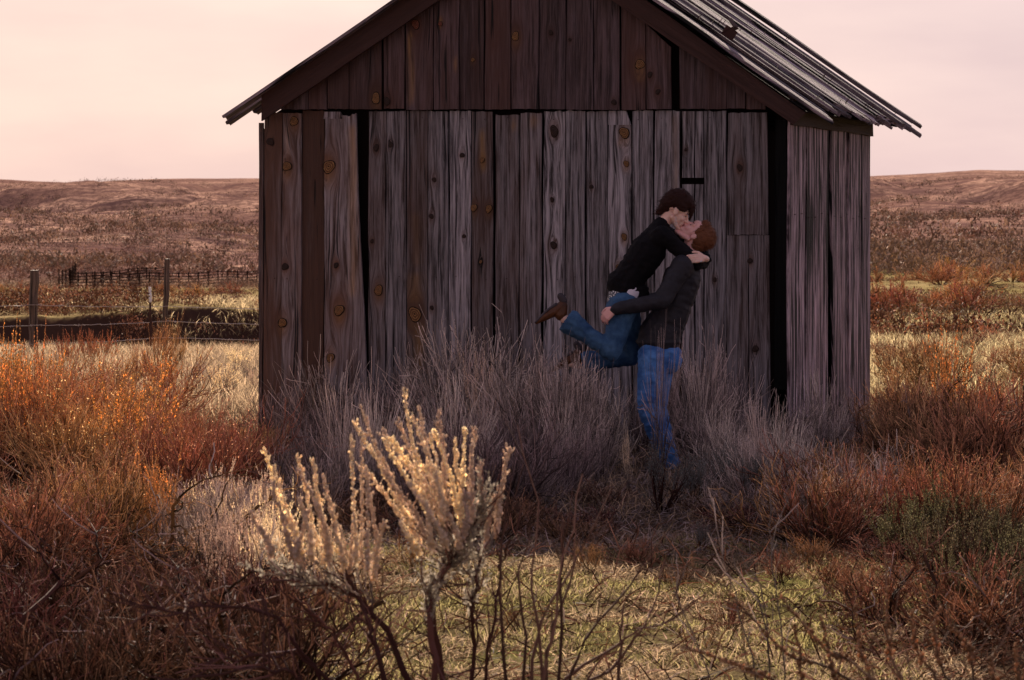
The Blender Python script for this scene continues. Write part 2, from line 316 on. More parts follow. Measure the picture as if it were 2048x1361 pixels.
# ------------------------------------------------------------------ the shed
TH = R(18.3); cT, sT = math.cos(TH), math.sin(TH)
CR = Vector((2.198,26.0,0))                       # near right corner on the ground
FN = Vector((-sT,-cT,0)); FA = Vector((-cT,sT,0)) # front normal, axis along the front going left
SA = Vector((sT,cT,0)); SN = Vector((cT,-sT,0))   # axis along the side going back, side normal
def hit(px,py,P0,N):
    d = Vector(((px-CX)/F,1,-(py-YH)/F)); o = Vector((0,0,H0)); t = (P0-o).dot(N)/d.dot(N); return o+d*t
def W(px,py,off=0): return hit(px,py,CR+FN*off,FN)
def Wab(px,py,off=0):
    p = W(px,py,off)-CR; return (p.dot(FA), p.z)
def Sab(px,py,off=0):
    p = hit(px,py,CR+SN*off,SN)-CR; return (p.dot(SA), p.z)
BID = [0]
def board(acc, O, A, B, N, c, off, th=.022, knots=(), stains=(), brown=.3, val=None, nu=8, nv=90, wob=.0045, taper=None, wobf=3.0, knotmats=True, chip=0):
    """c = four (a,b) corners: bottom-start, bottom-end, top-end, top-start; outward normal N"""
    O,A,B,N = [np.array(q) for q in (O,A,B,N)]
    BID[0]+=1; i = BID[0]; val = random.random() if val is None else val
    c = np.array(c,float); s = np.linspace(0,1,nu+1); t = np.linspace(0,1,nv+1)
    ln = abs(c[2,1]-c[1,1])+.01
    lft = c[0][None]*(1-t[:,None])+c[3][None]*t[:,None]; rgt = c[1][None]*(1-t[:,None])+c[2][None]*t[:,None]
    lft[:,0]+= (vnoise(t*ln*wobf+i*9.1,t*0,1)-.5)*wob*2; rgt[:,0]+= (vnoise(t*ln*wobf+i*5.7,t*0,2)-.5)*wob*2
    ab = lft[:,None]*(1-s[None,:,None])+rgt[:,None]*s[None,:,None]
    if chip: # ragged ends
        e = (vnoise(s*nu*.9+i*3.3,s*0,4)-.5)*chip; ab[-1,:,1]+=e; ab[0,:,1]+=(vnoise(s*nu*.9+i*1.3,s*0,5)-.5)*chip
    a,b = ab[...,0],ab[...,1]; u = a.copy(); stain = np.zeros_like(a); br = np.full_like(a,brown)
    for (ka,kb,kr,kind) in knots:
        da = a-ka; db = (b-kb)*.45; r2 = da*da+db*db; k = (kr*1.25)**2/np.maximum(r2,(kr*1.25)**2*.6); u = u - da*k*.9
        near = np.exp(-((da/(kr*1.6))**2+((b-kb)/(kr*3))**2)); br = br+near*.5
        if kind=='y': stain = np.maximum(stain, .4*np.exp(-((da/(kr*1.0))**2+((b-kb+kr*.8)/(kr*1.9))**2)))
    for (sa,b0,b1,wd,am) in stains:
        m = np.clip((b-b0)/.06,0,1)*np.clip((b1-b)/.06,0,1)*np.exp(-((a-sa+.006*np.sin(b*9))/wd)**2); stain = np.maximum(stain, am*m)
    cup = .0035*np.sin(np.pi*s)[None,:]*(1 if i%2 else -1)
    warp = (vnoise(t*ln*1.1+i*2.2,t*0,3)-.5)[:,None]*.012
    V = O+a[...,None]*A+b[...,None]*B+(off+cup+warp)[...,None]*N
    Vb = V - th*N
    n = (nu+1)*(nv+1); ix = np.arange(n).reshape(nv+1,nu+1)
    f = np.stack([ix[:-1,:-1],ix[:-1,1:],ix[1:,1:],ix[1:,:-1]],-1).reshape(-1,4)
    handed = np.dot(np.cross(A,B),N)*np.sign((rgt-lft)[0,0])
    if handed<0: f = f[:,::-1]
    ring = np.concatenate([ix[0,:],ix[1:,-1],ix[-1,-2::-1],ix[-2:0:-1,0]])
    rn = np.roll(ring,-1); fs = np.stack([ring+n,rn+n,rn,ring],-1)
    if handed<0: fs = fs[:,::-1]
    fb = f[:,::-1]+n
    uv = np.stack([u+i*3.17,b+i*1.7],-1).reshape(-1,2); uv2 = uv+np.array([.013,0])
    tone = np.stack([br,stain,np.full_like(a,val)],-1).reshape(-1,3)
    acc.add(np.concatenate([V.reshape(-1,3),Vb.reshape(-1,3)]), np.concatenate([f,fs,fb]), np.concatenate([uv,uv2]), np.concatenate([tone,tone]))
    for (ka,kb,kr,kind) in knots:
        # the knot: a domed ellipse of end grain, a little proud of the board
        m = {'y':1,'d':2,'r':3}[kind]; an = np.linspace(0,2*np.pi,17)[:-1]; vv=[]; uu=[]
        asp = random.uniform(1.05,1.35)
        jt = 1+.12*np.sin(an*2+i)+.08*np.sin(an*3+i*2)
        cu = .0035*math.sin(math.pi*min(1,max(0,(ka-lft[nv//2,0])/(rgt[nv//2,0]-lft[nv//2,0]+1e-6))))*(1 if i%2 else -1)
        for rr,hh in ((1.,-.006),(.98,.006),(.6,.0085),(.3,.0095)):
            for k2,q in enumerate(an):
                x_=rr*math.cos(q)*jt[k2]; y_=rr*math.sin(q)*asp*jt[k2]
                vv.append(O+(ka+x_*kr)*A+(kb+y_*kr)*B+(off+cu+hh)*N); uu.append((math.cos(q)*rr,math.sin(q)*rr))
        vv.append(O+ka*A+kb*B+(off+cu+.0095)*N); uu.append((0,0))
        fq=[[r*16+k2, r*16+(k2+1)%16, (r+1)*16+(k2+1)%16, (r+1)*16+k2] for r in range(3) for k2 in range(16)]
        ft=[[48+k2,48+(k2+1)%16,64] for k2 in range(16)]
        if np.dot(np.cross(A,B),N)<0: fq=[q[::-1] for q in fq]; ft=[q[::-1] for q in ft]
        base=acc.n; acc.add(vv,fq,uu,mi=m); acc.v.append(np.zeros((0,3))); acc.uv.append(np.zeros((0,2))); acc.tone.append(np.zeros((0,3))); acc.f.append(np.array(ft)+base); acc.mi.append(np.full(16,m))

KN = [(752,197,10,'y'),(588,243,9,'y'),(574,333,10,'y'),(658,334,14,'y'),(757,581,10,'y'),(830,629,15,'y'),(678,621,11,'y'),(661,716,9,'y'),(565,646,9,'y'),
 (570,534,7,'d'),(831,49,9,'r'),(881,48,4.5,'r'),(946,120,4,'y'),(1031,73,9,'y'),(1280,129,10,'y'),(1249,266,11,'y'),(1108,263,9,'d'),(1253,328,6,'y'),
 (948,416,7,'y'),(978,418,7,'y'),(1107,491,7,'d'),(1249,474,6,'y'),(1239,536,7,'y'),(752,296,6,'d'),(782,290,5,'d'),(869,360,5,'d'),(924,311,5,'d'),(541,284,8,'d'),
 (774,203,7,'d'),(962,524,3.5,'y'),(1102,66,5,'d'),(1480,336,6,'d'),(1500,522,5,'d'),(1511,698,6,'d'),(965,321,5,'y'),(863,433,5,'d'),(744,483,4,'d'),(928,473,4,'d'),
 (864,616,4,'d'),(672,531,5,'d'),(1140,80,3,'d'),(1183,374,4,'d'),(1300,150,5,'d'),(1104,400,4,'d'),(1228,205,5,'d'),(1316,184,5,'d'),(1430,560,4,'d'),(1372,300,3,'d')]
ST = [(965,255,350,6,.95),(830,540,610,14,.7),(836,640,760,12,.75),(821,60,215,4,.85),(706,245,600,9,.55),(1029,235,268,5,.7),(1068,225,262,8,.6),(1280,140,168,4,.8),
 (881,30,60,3,.7),(1240,270,300,6,.5),(575,250,320,6,.25),(912,110,150,3,.6),(1350,225,420,5,.35),(833,420,540,10,.35)]
shed = empty('shed', CR, 'weathered grey wooden shed with vertical plank walls and steep board roof', 'shed')
def place(o):   # world-space mesh under the shed's empty
    o.parent = shed; o.matrix_parent_inverse = Matrix.Translation(-CR); return o
WM = [M['siding'],M['knot_y'],M['knot_d'],M['knot_r']]
def fboard(acc, xb, xt, yt, yb, off, knots=KN, stains=ST, **kw):
    c = [Wab(xb[0],yb,off)+(), Wab(xb[1],yb,off), Wab(xt[1],yt[1] if isinstance(yt,tuple) else yt,off), Wab(xt[0],yt[0] if isinstance(yt,tuple) else yt,off)]
    ks=[]; ss=[]; ytm = min(yt) if isinstance(yt,tuple) else yt
    for (kx,ky,kr,kd) in knots:
        if xt[0]-2<kx<xt[1]+2 and ytm<ky<yb:
            a,b = Wab(kx,ky,off); ks.append((a,b,kr*26.5/F,kd))
    for (x_,y0,y1,wd,am) in stains:
        if xt[0]<x_<xt[1] and ytm-30<y0<yb:
            a,b0 = Wab(x_,y1,off); _,b1 = Wab(x_,y0,off); ss.append((a,b0,b1,wd*26.5/F,am))
    board(acc, CR, FA, Vector((0,0,1)), FN, c, off, knots=ks, stains=ss, **kw)
low = Acc()
LB = [ # x left, x right at the top; x left,right at the bottom; top row; offset; brown; value
 (529,563,525,561,226,.0,.75,.5),(566,603,562,600,227,.006,.5,.75),(605,648,600,646,222,-.02,.9,.3),
 (737,771,737,768,223,.0,.35,.45),(774,811,770,812,223,.003,.22,.40),(814,854,813,853,222,.0,.5,.3),(857,896,856,896,223,.004,.15,.45),(900,941,898,941,222,.0,.05,.8),
 (944,984,944,985,223,.002,.5,.35),(992,1037,990,1035,230,.0,.4,.4),(1041,1083,1040,1080,226,.003,.35,.55),(1088,1129,1085,1128,223,.0,.05,.95),
 (1132,1169,1131,1168,222,.004,.15,.5),(1174,1214,1172,1214,223,.0,.15,.45),(1266,1306,1265,1306,222,.0,.12,.6),
 (1310,1359,1309,1358,222,.003,.2,.7),(1409,1452,1409,1450,223,.0,.15,.45)]
for (a,b,c_,d,yt,off,br,val) in LB:
    fboard(low, (c_,d+.5), (a,b+.5), yt, 905, off, brown=br, val=val, chip=.012)
fboard(low,(517,524),(517,527),246,905,-.006,brown=.7,val=.3,nu=3)
# the notched board, the board cut across by a slot, the wide split board
fboard(low,(1216,1262),(1217,1262),250,905,.002,brown=.1,val=.8); fboard(low,(1217,1262),(1218,1252),222,250.2,.002,brown=.1,val=.8,nv=20)
for (a,b) in ((1364,1388),(1391,1407)):
    fboard(low,(a,b),(a,b),223,356,.0,brown=.15,val=.6,nu=4,nv=40); fboard(low,(a,b),(a,b),369,905,.002,brown=.15,val=.7,nu=4)
fboard(low,(1453,1537),(1456,1533),226,470,.004,brown=.35,val=.35,nu=14,chip=.01); fboard(low,(1453,1496),(1453,1496),471,905,.003,brown=.3,val=.4); fboard(low,(1498,1541),(1498,1537),471,905,.004,brown=.3,val=.4)
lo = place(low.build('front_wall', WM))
lb = Acc(); fboard(lb,(648,738),(650,711),(236,229),905,.028,brown=.4,val=.75,nu=16,wob=.006,chip=.03); fboard(lb,(648,690),(650,681),224,238,.020,brown=.3,val=.7,nu=5,nv=6)
o = place(lb.build('loose_board', WM)); o['label'] = 'wide warped grey board leaning proud of the wall with a brown streak'
ib = Acc()
# framing seen through the gaps: sill, studs, corner post
fboard(ib,(1549,1576),(1550,1572),240,780,-.12,brown=.2,val=-.45,nu=5,knots=()); place(ib.build('corner_post', [M['gable']]))
gb = Acc()
GB = [(524,556),(558,586),(588,615),(617,653),(656,697),(699,762),(767,808),(812,865),(868,917),(920,966),(970,1020),(1023,1076),(1079,1130),(1133,1186),(1188,1238),(1243,1290),(1293,1341),(1359,1408),(1410,1452),(1454,1490),(1493,1530)]
lineL = lambda x: 243-.682*(x-523); lineR = lambda x: .684*(x-1220)
for k,(a,b) in enumerate(GB):
    tl = max(lineL(a),lineR(a))-26; tr = max(lineL(b),lineR(b))-26
    if b<1050: tl = min(tl, lineL(a)-26)
    if (a,b)==(1293,1341): tl, tr = 48, 95
    if (a,b)==(1359,1408): tr = 112; tl=78
    fboard(gb,(a,b+.5),(a,b+.5),(tl,tr),219+random.uniform(-1.5,1.5),.032+(k%3)*.003,brown=random.uniform(.35,.7),val=random.uniform(.3,.7),chip=.006)
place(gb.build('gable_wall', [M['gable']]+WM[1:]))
# side wall
sw = Acc()
for (x0,x1,x2,x3,bot) in ((1579,1610,1578,1610,900),(1613,1656,1612,1655,900),(1659,1690,1667,1691,900),(1697,1721,1696,1722,900),(1723,1739,1722,1739,900)):
    ya, yb2 = 246+(x0-1578)*.142-3, 246+(x1-1578)*.142-3
    c = [Sab(x2,890),Sab(x3,890),Sab(x1,yb2),Sab(x0,ya)]
    c = [(q[0],q[1]) if k>1 else (q[0],-.03) for k,q in enumerate(c)]
    board(sw,CR,SA,Vector((0,0,1)),SN,c,random.uniform(0,.008),brown=random.uniform(0,.25),val=random.uniform(.5,1),nu=8,nv=60)
place(sw.build('side_wall',[M['sidewall']]))
DEPTH = Sab(1740,600)[0]; WID = Wab(517,600)[0]
bw = Acc()
for k in range(24):   # back wall and far side wall
    a0 = k*WID/24; board(bw, CR+SA*DEPTH, FA, Vector((0,0,1)), -FN, [(a0,-.05),(a0+WID/24-.006,-.05),(a0+WID/24-.006,2.6),(a0,2.6)],0,nu=2,nv=8)
place(bw.build('back_wall',[M['siding']]))
bw = Acc()
for k in range(16):
    a0 = .03+k*(DEPTH-.06)/16; board(bw, CR+FA*WID, SA, Vector((0,0,1)), -SN, [(a0,-.05),(a0+DEPTH/16-.008,-.05),(a0+DEPTH/16-.008,2.6),(a0,2.6)],-.01,nu=2,nv=8)
place(bw.build('far_side_wall',[M['siding']]))
# near-black sheets added behind the boards so the gaps read as unlit
tp = Acc(); z1 = 2.80
for (o_,a_) in ((CR-FN*.13+FA*.13-Vector((0,0,.1)),FA*(WID-.2)),):
    box_acc(tp,o_,a_,-FN*.006,Vector((0,0,z1)))
box_acc(tp,CR-SN*.06+SA*.16-Vector((0,0,.1)),SA*(DEPTH-.2),-SN*.006,Vector((0,0,z1)))
for dd in (FN*-.13, SA*(DEPTH-.12)):
    lp=[W(540,262)+dd,W(1560,262)+dd,W(1560,225)+dd,W(1050,-95)+dd,W(540,225)+dd]; v_=[list(q) for q in lp]+[list(q-FN*.01) for q in lp]
    b0=tp.n; tp.add(v_,[[0,1,2,3],[5,8,7,6]]); tp.add(v_,[[0,3,4,0][:3]]); tp.add(v_,[[5,9,8]])
place(tp.build('inner_lining',[M['inside']]))
# roof: boards run from ridge to eave
OFF = .24
RG = W(1045.7,-175.7,OFF); ER = W(1640,235,OFF); ELf = W(523,183,OFF)
dR = (ER-RG).normalized(); lenR = (ER-RG).length
dL = (ELf-RG).normalized(); lenL = (ELf-RG).length
nR = SA.cross(dR).normalized(); nR = nR if nR.z>0 else -nR
nL = SA.cross(dL).normalized(); nL = nL if nL.z>0 else -nL
RL = 3.79
rf = Acc(); rr = random.Random(5)
a = 0
k=0
while a<RL:
    wd = rr.uniform(.15,.23); wd = .20 if k==0 else wd
    ext = rr.uniform(-.16,.02) if a<2.4 else rr.uniform(-.16,.02)
    if k==0: ext = 0.02
    board(rf,RG,SA,dR,nR,[(a+rr.uniform(-.03,.03),lenR+ext+rr.uniform(-.06,.04)),(a+wd+rr.uniform(-.04,.03),lenR+ext),(a+wd,.0),(a,.0)],rr.choice([0,.022,.034,.055])+(k%7)*.0019 if k else .03,th=.024,brown=rr.uniform(-.1,.3),val=rr.choice([.1,.3,.8,1.4]) if k else 1.0,nu=6,nv=60,wob=.022,wobf=2.5,chip=.16)  # brightest tones paint in the glancing sky streaks
    if rr.random()<.6 and k>1:   # a batten over the joint
        board(rf,RG,SA,dR,nR,[(a+wd-.04,lenR+ext-rr.uniform(-.1,.2)),(a+wd+.05,lenR+ext),(a+wd+.05,rr.uniform(.0,1.2)),(a+wd-.04,.0)],.062,th=.02,brown=rr.uniform(0,.3),val=rr.uniform(.3,1),nu=3,nv=40,wob=.01,chip=.04)
    a += wd+rr.uniform(.006,.045); k+=1
# three longer board ends sticking out at the far eave
for (x0,ln2,of) in ((2.9,-.12,.03),(3.3,.0,.0),(3.62,-.10,.045)):
    board(rf,RG,SA,dR,nR,[(x0,lenR+ln2+.15),(x0+.1,lenR+ln2+.12),(x0+.1,.3),(x0,.3)],of+.05,th=.03,nu=3,nv=30,wob=.01,chip=.05,val=.3)
o = place(rf.build('right_roof', [M['roofwood']])); o['label']='right roof slope of long grey boards with ragged eave ends'
lf = Acc(); a=0; k=0
Lext = [.40,.12,.27,.2,.3]
while a<RL:
    wd = .13 if k<4 else rr.uniform(.15,.24); ext = [.40,.06,.50,.12][k] if k<4 else rr.uniform(-.05,.15)
    of = [.018,-.055,.03,.01][k] if k<4 else rr.uniform(0,.02)
    if k==1: board(lf,RG,SA,dL,nL,[(a,lenL+.20),(a+wd,lenL+.20),(a+wd,lenL-.6),(a,lenL-.6)],of,th=.024,nu=3,nv=20,chip=.05,wob=.01,val=.4)
    else: board(lf,RG,SA,dL,nL,[(a,lenL+ext),(a+wd,lenL+ext+.02),(a+wd,0),(a,0)],of,th=.024,nu=4,nv=30,wob=.01,chip=.05,val=rr.uniform(.3,.8))
    a += wd+.006; k+=1
place(lf.build('left_roof', [M['roofwood']]))
us_ = Acc()
for (d,n,L) in ((dR,nR,lenR-.15),(dL,nL,lenL-.1)):
    box_acc(us_, RG+SA*.12-n*.05, SA*(RL-.2), d*L, n*.012)
place(us_.build('roof_lining',[M['inside']]))  # dark sheets added under the roof boards to close the gaps
# rake boards on the gable
for (pts,nm) in ((((1050.7,-118),(1045,-172),(523,181),(523,243)),'rake_board'),(((1050.7,-118),(1045,-172),(1612,226),(1586,250)),'rake_board')):
    P3 = [W(x,y,.15) for x,y in pts]
    O_ = P3[0]; Bx = (P3[3]-P3[0]).normalized(); Ax = FN.cross(Bx).normalized(); 
    def lc(p): q=p-O_; return (q.dot(Ax),q.dot(Bx))
    cc = [lc(p) for p in P3]
    ra = Acc(); board(ra,O_,Ax,Bx,FN,[cc[0],cc[1],cc[2],cc[3]],0.0,th=.03,brown=.7,val=.6,nu=10,nv=80,wob=.004)
    place(ra.build(nm,[M['rake']]))
# eave plate on the side wall
pl = Acc()
a0 = .0; board(pl,CR,Vector((0,0,1)),SA,SN,[(2.585,.02),(2.82,.02),(2.80,DEPTH-.01),(2.585,DEPTH-.01)],.035,th=.05,brown=.9,val=.3,nu=4,nv=30)
place(pl.build('eave_plate',[M['rake']]))
# tin flap on the roof
vb = Acc(); vp = hit(1445,68,RG+nR*.06,nR)
f0=vp-SA*.05; a1=SA*.16-FN*.02; box_acc(vb,f0,a1,dR*.010+nR*.002,nR*.10+dR*.05); box_acc(vb,f0+nR*.10+dR*.05,a1*.9,dR*-.085+nR*.03,nR*.006); box_acc(vb,f0+SA*.0,dR*.11,SA*.008,nR*.085)
place(vb.build('tin_flap',[M['rust']]))
nl = Acc(); rows=[]
for k in range(46):
    aa = rr.uniform(.2,RL-.1); bb = lenR*(rr.choice([.93,.55,.3,.78])) + rr.uniform(-.03,.03); p = RG+SA*aa+dR*bb+nR*.05; tip = p+nR*rr.uniform(.03,.07)+Vector((rr.uniform(-.02,.02),0,0)); rows.append([p,(p+tip)/2,tip])
for (x_,_b) in [((b[0]+b[1])/2,0) for b in LB+[(648,690,0),(1453,1496,0),(1498,1537,0)]]:
    for y_ in (238,556):
        p = W(x_+rr.uniform(-11,11),y_+rr.uniform(-3,3),.006); rows.append([p,p+FN*.010,p+FN*.014])
for k in range(12):
    p = CR+SA*(.15+k*.24)+SN*.004+Vector((0,0,1.87+rr.uniform(-.02,.02))); rows.append([p,p+SN*.012,p+SN*.02-SA*.03])
for r in rows:
    nl=Acc(); tubes(nl, np.array([[list(q) for q in r]]), np.full((1,3),.0032)); place(nl.build('nail',[M['rust']]))

# ------------------------------------------------------------------ fence and corral
A47 = lambda px,Y: (px-CX)/F*Y
def wires(acc, pts, r=.0045, barb=True):
    for (p,q) in zip(pts[:-1],pts[1:]):
        n=24; t=np.linspace(0,1,n)[:,None]; L = np.array(p)*(1-t)+np.array(q)*t; L[:,2]-= .05*4*(t*(1-t))[:,0]*np.linalg.norm(np.array(q)-np.array(p))/6
        L += RNG.normal(0,.004,L.shape)
        tubes(acc,L[None],np.full((1,n),r))
        if barb:
            m=int(np.linalg.norm(np.array(q)-np.array(p))/.13); tt=RNG.random((m,1)); c_=np.array(p)*(1-tt)+np.array(q)*tt; c_[:,2]-=.05*4*(tt*(1-tt))[:,0]*np.linalg.norm(np.array(q)-np.array(p))/6
            d=RNG.normal(0,1,(m,3)); d/=np.linalg.norm(d,axis=1,keepdims=True); tubes(acc,np.stack([c_-d*.02,c_,c_+d*.02],1),np.full((m,3),r*.8))
def post(name, pts, r, mat, parent, sides=10, label=None):
    a_=Acc(); n=10; P=np.array([pts[0]*(1-t)+pts[1]*t for t in np.linspace(0,1,n)]); P[1:-1]+=RNG.normal(0,.006,(n-2,3))
    P=np.concatenate([P,P[-1:]+np.array([[0,0,.001]])]); rad=np.concatenate([np.full(n,r)*(1+RNG.normal(0,.04,n)),[.002]])
    t_=np.linspace(0,1.5,n+1); an=np.linspace(0,.4,sides); uv=np.stack(np.broadcast_arrays(an[None,:],t_[:,None]),-1)[None]
    tubes(a_,P[None],rad[None],sides,uv=uv)
    o=a_.build(name,mat,parent,smooth=False)
    if label: o['label']=label
    return o
fY=47.
fence = empty('barbed_wire_fence',(0,0,0),'barbed wire fence on old wooden posts left of the shed','fence')
def at3(px,py,Y): return np.array(at(px,py,Y))
pA=(at3(64,745,fY),at3(69,541,fY)); pB=(at3(326,745,fY+1),at3(335,518,fY+1)); pC=(at3(303,730,fY+.4),at3(300,576,fY+.4)); pD=(at3(680,735,fY+3),at3(680,540,fY+3)); pZ=(at3(-260,755,fY-2),at3(-258,550,fY-2))
post('post',pA,.066,M['post'],fence,label='thick upright grey fence post'); post('post',pB,.042,M['post'],fence,label='slim crooked fence post leaning right'); post('post',pD,.05,M['post'],fence); post('post',pZ,.06,M['post'],fence)
tp_=post('steel_post',pC,.017,M['rust'],fence,6,label='thin steel post with a white painted top'); wt=post('white_tip',(at3(300.5,604,fY+.4),at3(300,574,fY+.4)),.022,NT('white_paint').bsdf((.75,.72,.72),.5),tp_,6)
for (ya,yb) in ((610,613),(651,643),(689,675),(722,708)):
    wa=Acc(); wires(wa,[at3(-260,ya+4,fY-2),at3(69,ya,fY-.07),at3(333,yb,fY+1-.05),at3(680,yb+3,fY+3-.05)]); wa.build('wire',M['wire'],fence)
cor = empty('corral',(0,0,0),'long corral of steel pipe panels in the far field','corral')
def zat(px,py): # ground distance for a photo pixel by marching
    Y=np.geomspace(60,2600,2500); z=tz((px-CX)/F*Y,Y); ray=H0-(py-YH)/F*Y; k=np.argmax(ray<z); return Y[k] if k>0 else 300
def panelrow(x0,Y0,x1,Y1,n,h):
    for k in range(n):
        xa,ya=x0+(x1-x0)*k/n, Y0+(Y1-Y0)*k/n; xb,yb=x0+(x1-x0)*(k+1)/n, Y0+(Y1-Y0)*(k+1)/n
        A=np.array([A47(xa,ya),ya,gnd(A47(xa,ya),ya)]); B=np.array([A47(xb,yb),yb,gnd(A47(xb,yb),yb)]); B=A+(B-A)*.96
        pa=Acc(); Ps=[]
        for q in np.linspace(.25,h,5): Ps.append([A+[0,0,q],(A+B)/2+[0,0,q],B+[0,0,q]])
        tubes(pa,np.array(Ps),np.full((5,3),.045),4)
        for q in (A,B): tubes(pa,np.array([[q+[0,0,-.1],q+[0,0,h*.5],q+[0,0,h+.15]]]),np.full((1,3),.06),4)
        pa.build('panel',M['steel'],cor)
panelrow(140,330,240,338,6,1.5); panelrow(240,338,515,380,14,1.5); panelrow(140,330,150,400,5,1.9); panelrow(118,325,152,395,5,1.9); panelrow(185,372,330,400,8,1.4)

# ------------------------------------------------------------------ vegetation
def norm(v): return v/(np.linalg.norm(v,axis=-1,keepdims=True)+1e-9)
def pathsfrom(start, d0, length, K, curl, wig, rng):
    """curl: vector pulled towards as the branch grows"""
    N=len(start); P=np.zeros((N,K,3)); P[:,0]=start; d=norm(d0); step=(length/(K-1))[:,None]
    for k in range(1,K):
        d=norm(d+curl+rng.normal(0,wig,(N,3))); P[:,k]=P[:,k-1]+d*step
    return P
def branch(par, n, t0, t1, L0, L1, dev, up, wig, K, rng):
    N,Kp,_=par.shape; i=rng.integers(0,N,n); t=(t0+(t1-t0)*rng.random(n))*(Kp-1); k=np.minimum(t.astype(int),Kp-2); f=(t-k)[:,None]
    st=par[i,k]*(1-f)+par[i,k+1]*f; tg=norm(par[i,k+1]-par[i,k]); d=norm(tg+rng.normal(0,dev,(n,3)))
    return pathsfrom(st,d,rng.uniform(L0,L1,n),K,np.array([0,0,up]),wig,rng)
def taper(P,r0,r1): K=P.shape[1]; return np.broadcast_to(np.linspace(r0,r1,K)[None],P.shape[:2])
def uvt(P,sides,a,b,rng):
    N,K,_=P.shape; return np.stack(np.broadcast_arrays(np.linspace(a,b,K)[None,:,None],rng.random(N)[:,None,None],),-1)*np.ones((N,K,sides,2))
def leaves(acc, P, n, size, asp, rng, t0=.3, spread=.8, mi=0, upd=.8):
    N,K,_=P.shape; i=rng.integers(0,N,n); t=(t0+(1-t0)*rng.random(n))*(K-1); k=np.minimum(t.astype(int),K-2); f=(t-k)[:,None]
    st=P[i,k]*(1-f)+P[i,k+1]*f; tg=norm(P[i,k+1]-P[i,k])*upd; d=norm(tg+rng.normal(0,spread,(n,3))); s=norm(np.cross(d,rng.normal(0,1,(n,3))))
    L=(size*rng.uniform(.6,1.3,n))[:,None]; W_=L*asp
    V=np.stack([st,st+d*L*.5+s*W_,st+d*L,st+d*L*.5-s*W_],1).reshape(-1,3); f_=np.arange(n*4).reshape(n,4)
    uv=np.stack([np.tile([.1,.6,1,.6],n),np.repeat(rng.random(n),4)],-1); acc.add(V,f_,uv,mi=mi)
OCT=np.array([[1,0,0],[-1,0,0],[0,1,0],[0,-1,0],[0,0,1],[0,0,-1]],float); OF=np.array([[0,2,4],[2,1,4],[1,3,4],[3,0,4],[2,0,5],[1,2,5],[3,1,5],[0,3,5]])
def _ico():
    bm=bmesh.new(); bmesh.ops.create_icosphere(bm,subdivisions=1,radius=1); v=np.array([list(q.co) for q in bm.verts]); f=np.array([[q.index for q in p.verts] for p in bm.faces]); bm.free(); return v,f
IV,IF=_ico()
def seeds(acc, P, n, r, off, rng, t0=.35, hi=False, prof=None):
    V0,F0=(IV,IF) if hi else (OCT,OF); N,K,_=P.shape; i=rng.integers(0,N,n); u=rng.random(n); t=(t0+(1-t0)*u)*(K-1); k=np.minimum(t.astype(int),K-2); f=(t-k)[:,None]
    st=P[i,k]*(1-f)+P[i,k+1]*f; o=rng.normal(0,1,(n,3)); w_=off*(1-u*.75)[:,None]; st=st+norm(o)*w_*rng.random((n,1))
    rr_=(r*rng.uniform(.4,1.4,n)*(1-.35*u))[:,None,None]; V=st[:,None]+V0[None]*rr_*np.array([1,1,1.25])
    m=len(V0); Fs=(F0[None]+np.arange(n)[:,None,None]*m).reshape(-1,3)
    uv=np.stack([np.broadcast_to((V0[:,2]*.5+.5)[None],(n,m)),np.broadcast_to(rng.random(n)[:,None],(n,m))],-1); acc.add(V.reshape(-1,3),Fs,uv.reshape(-1,2))
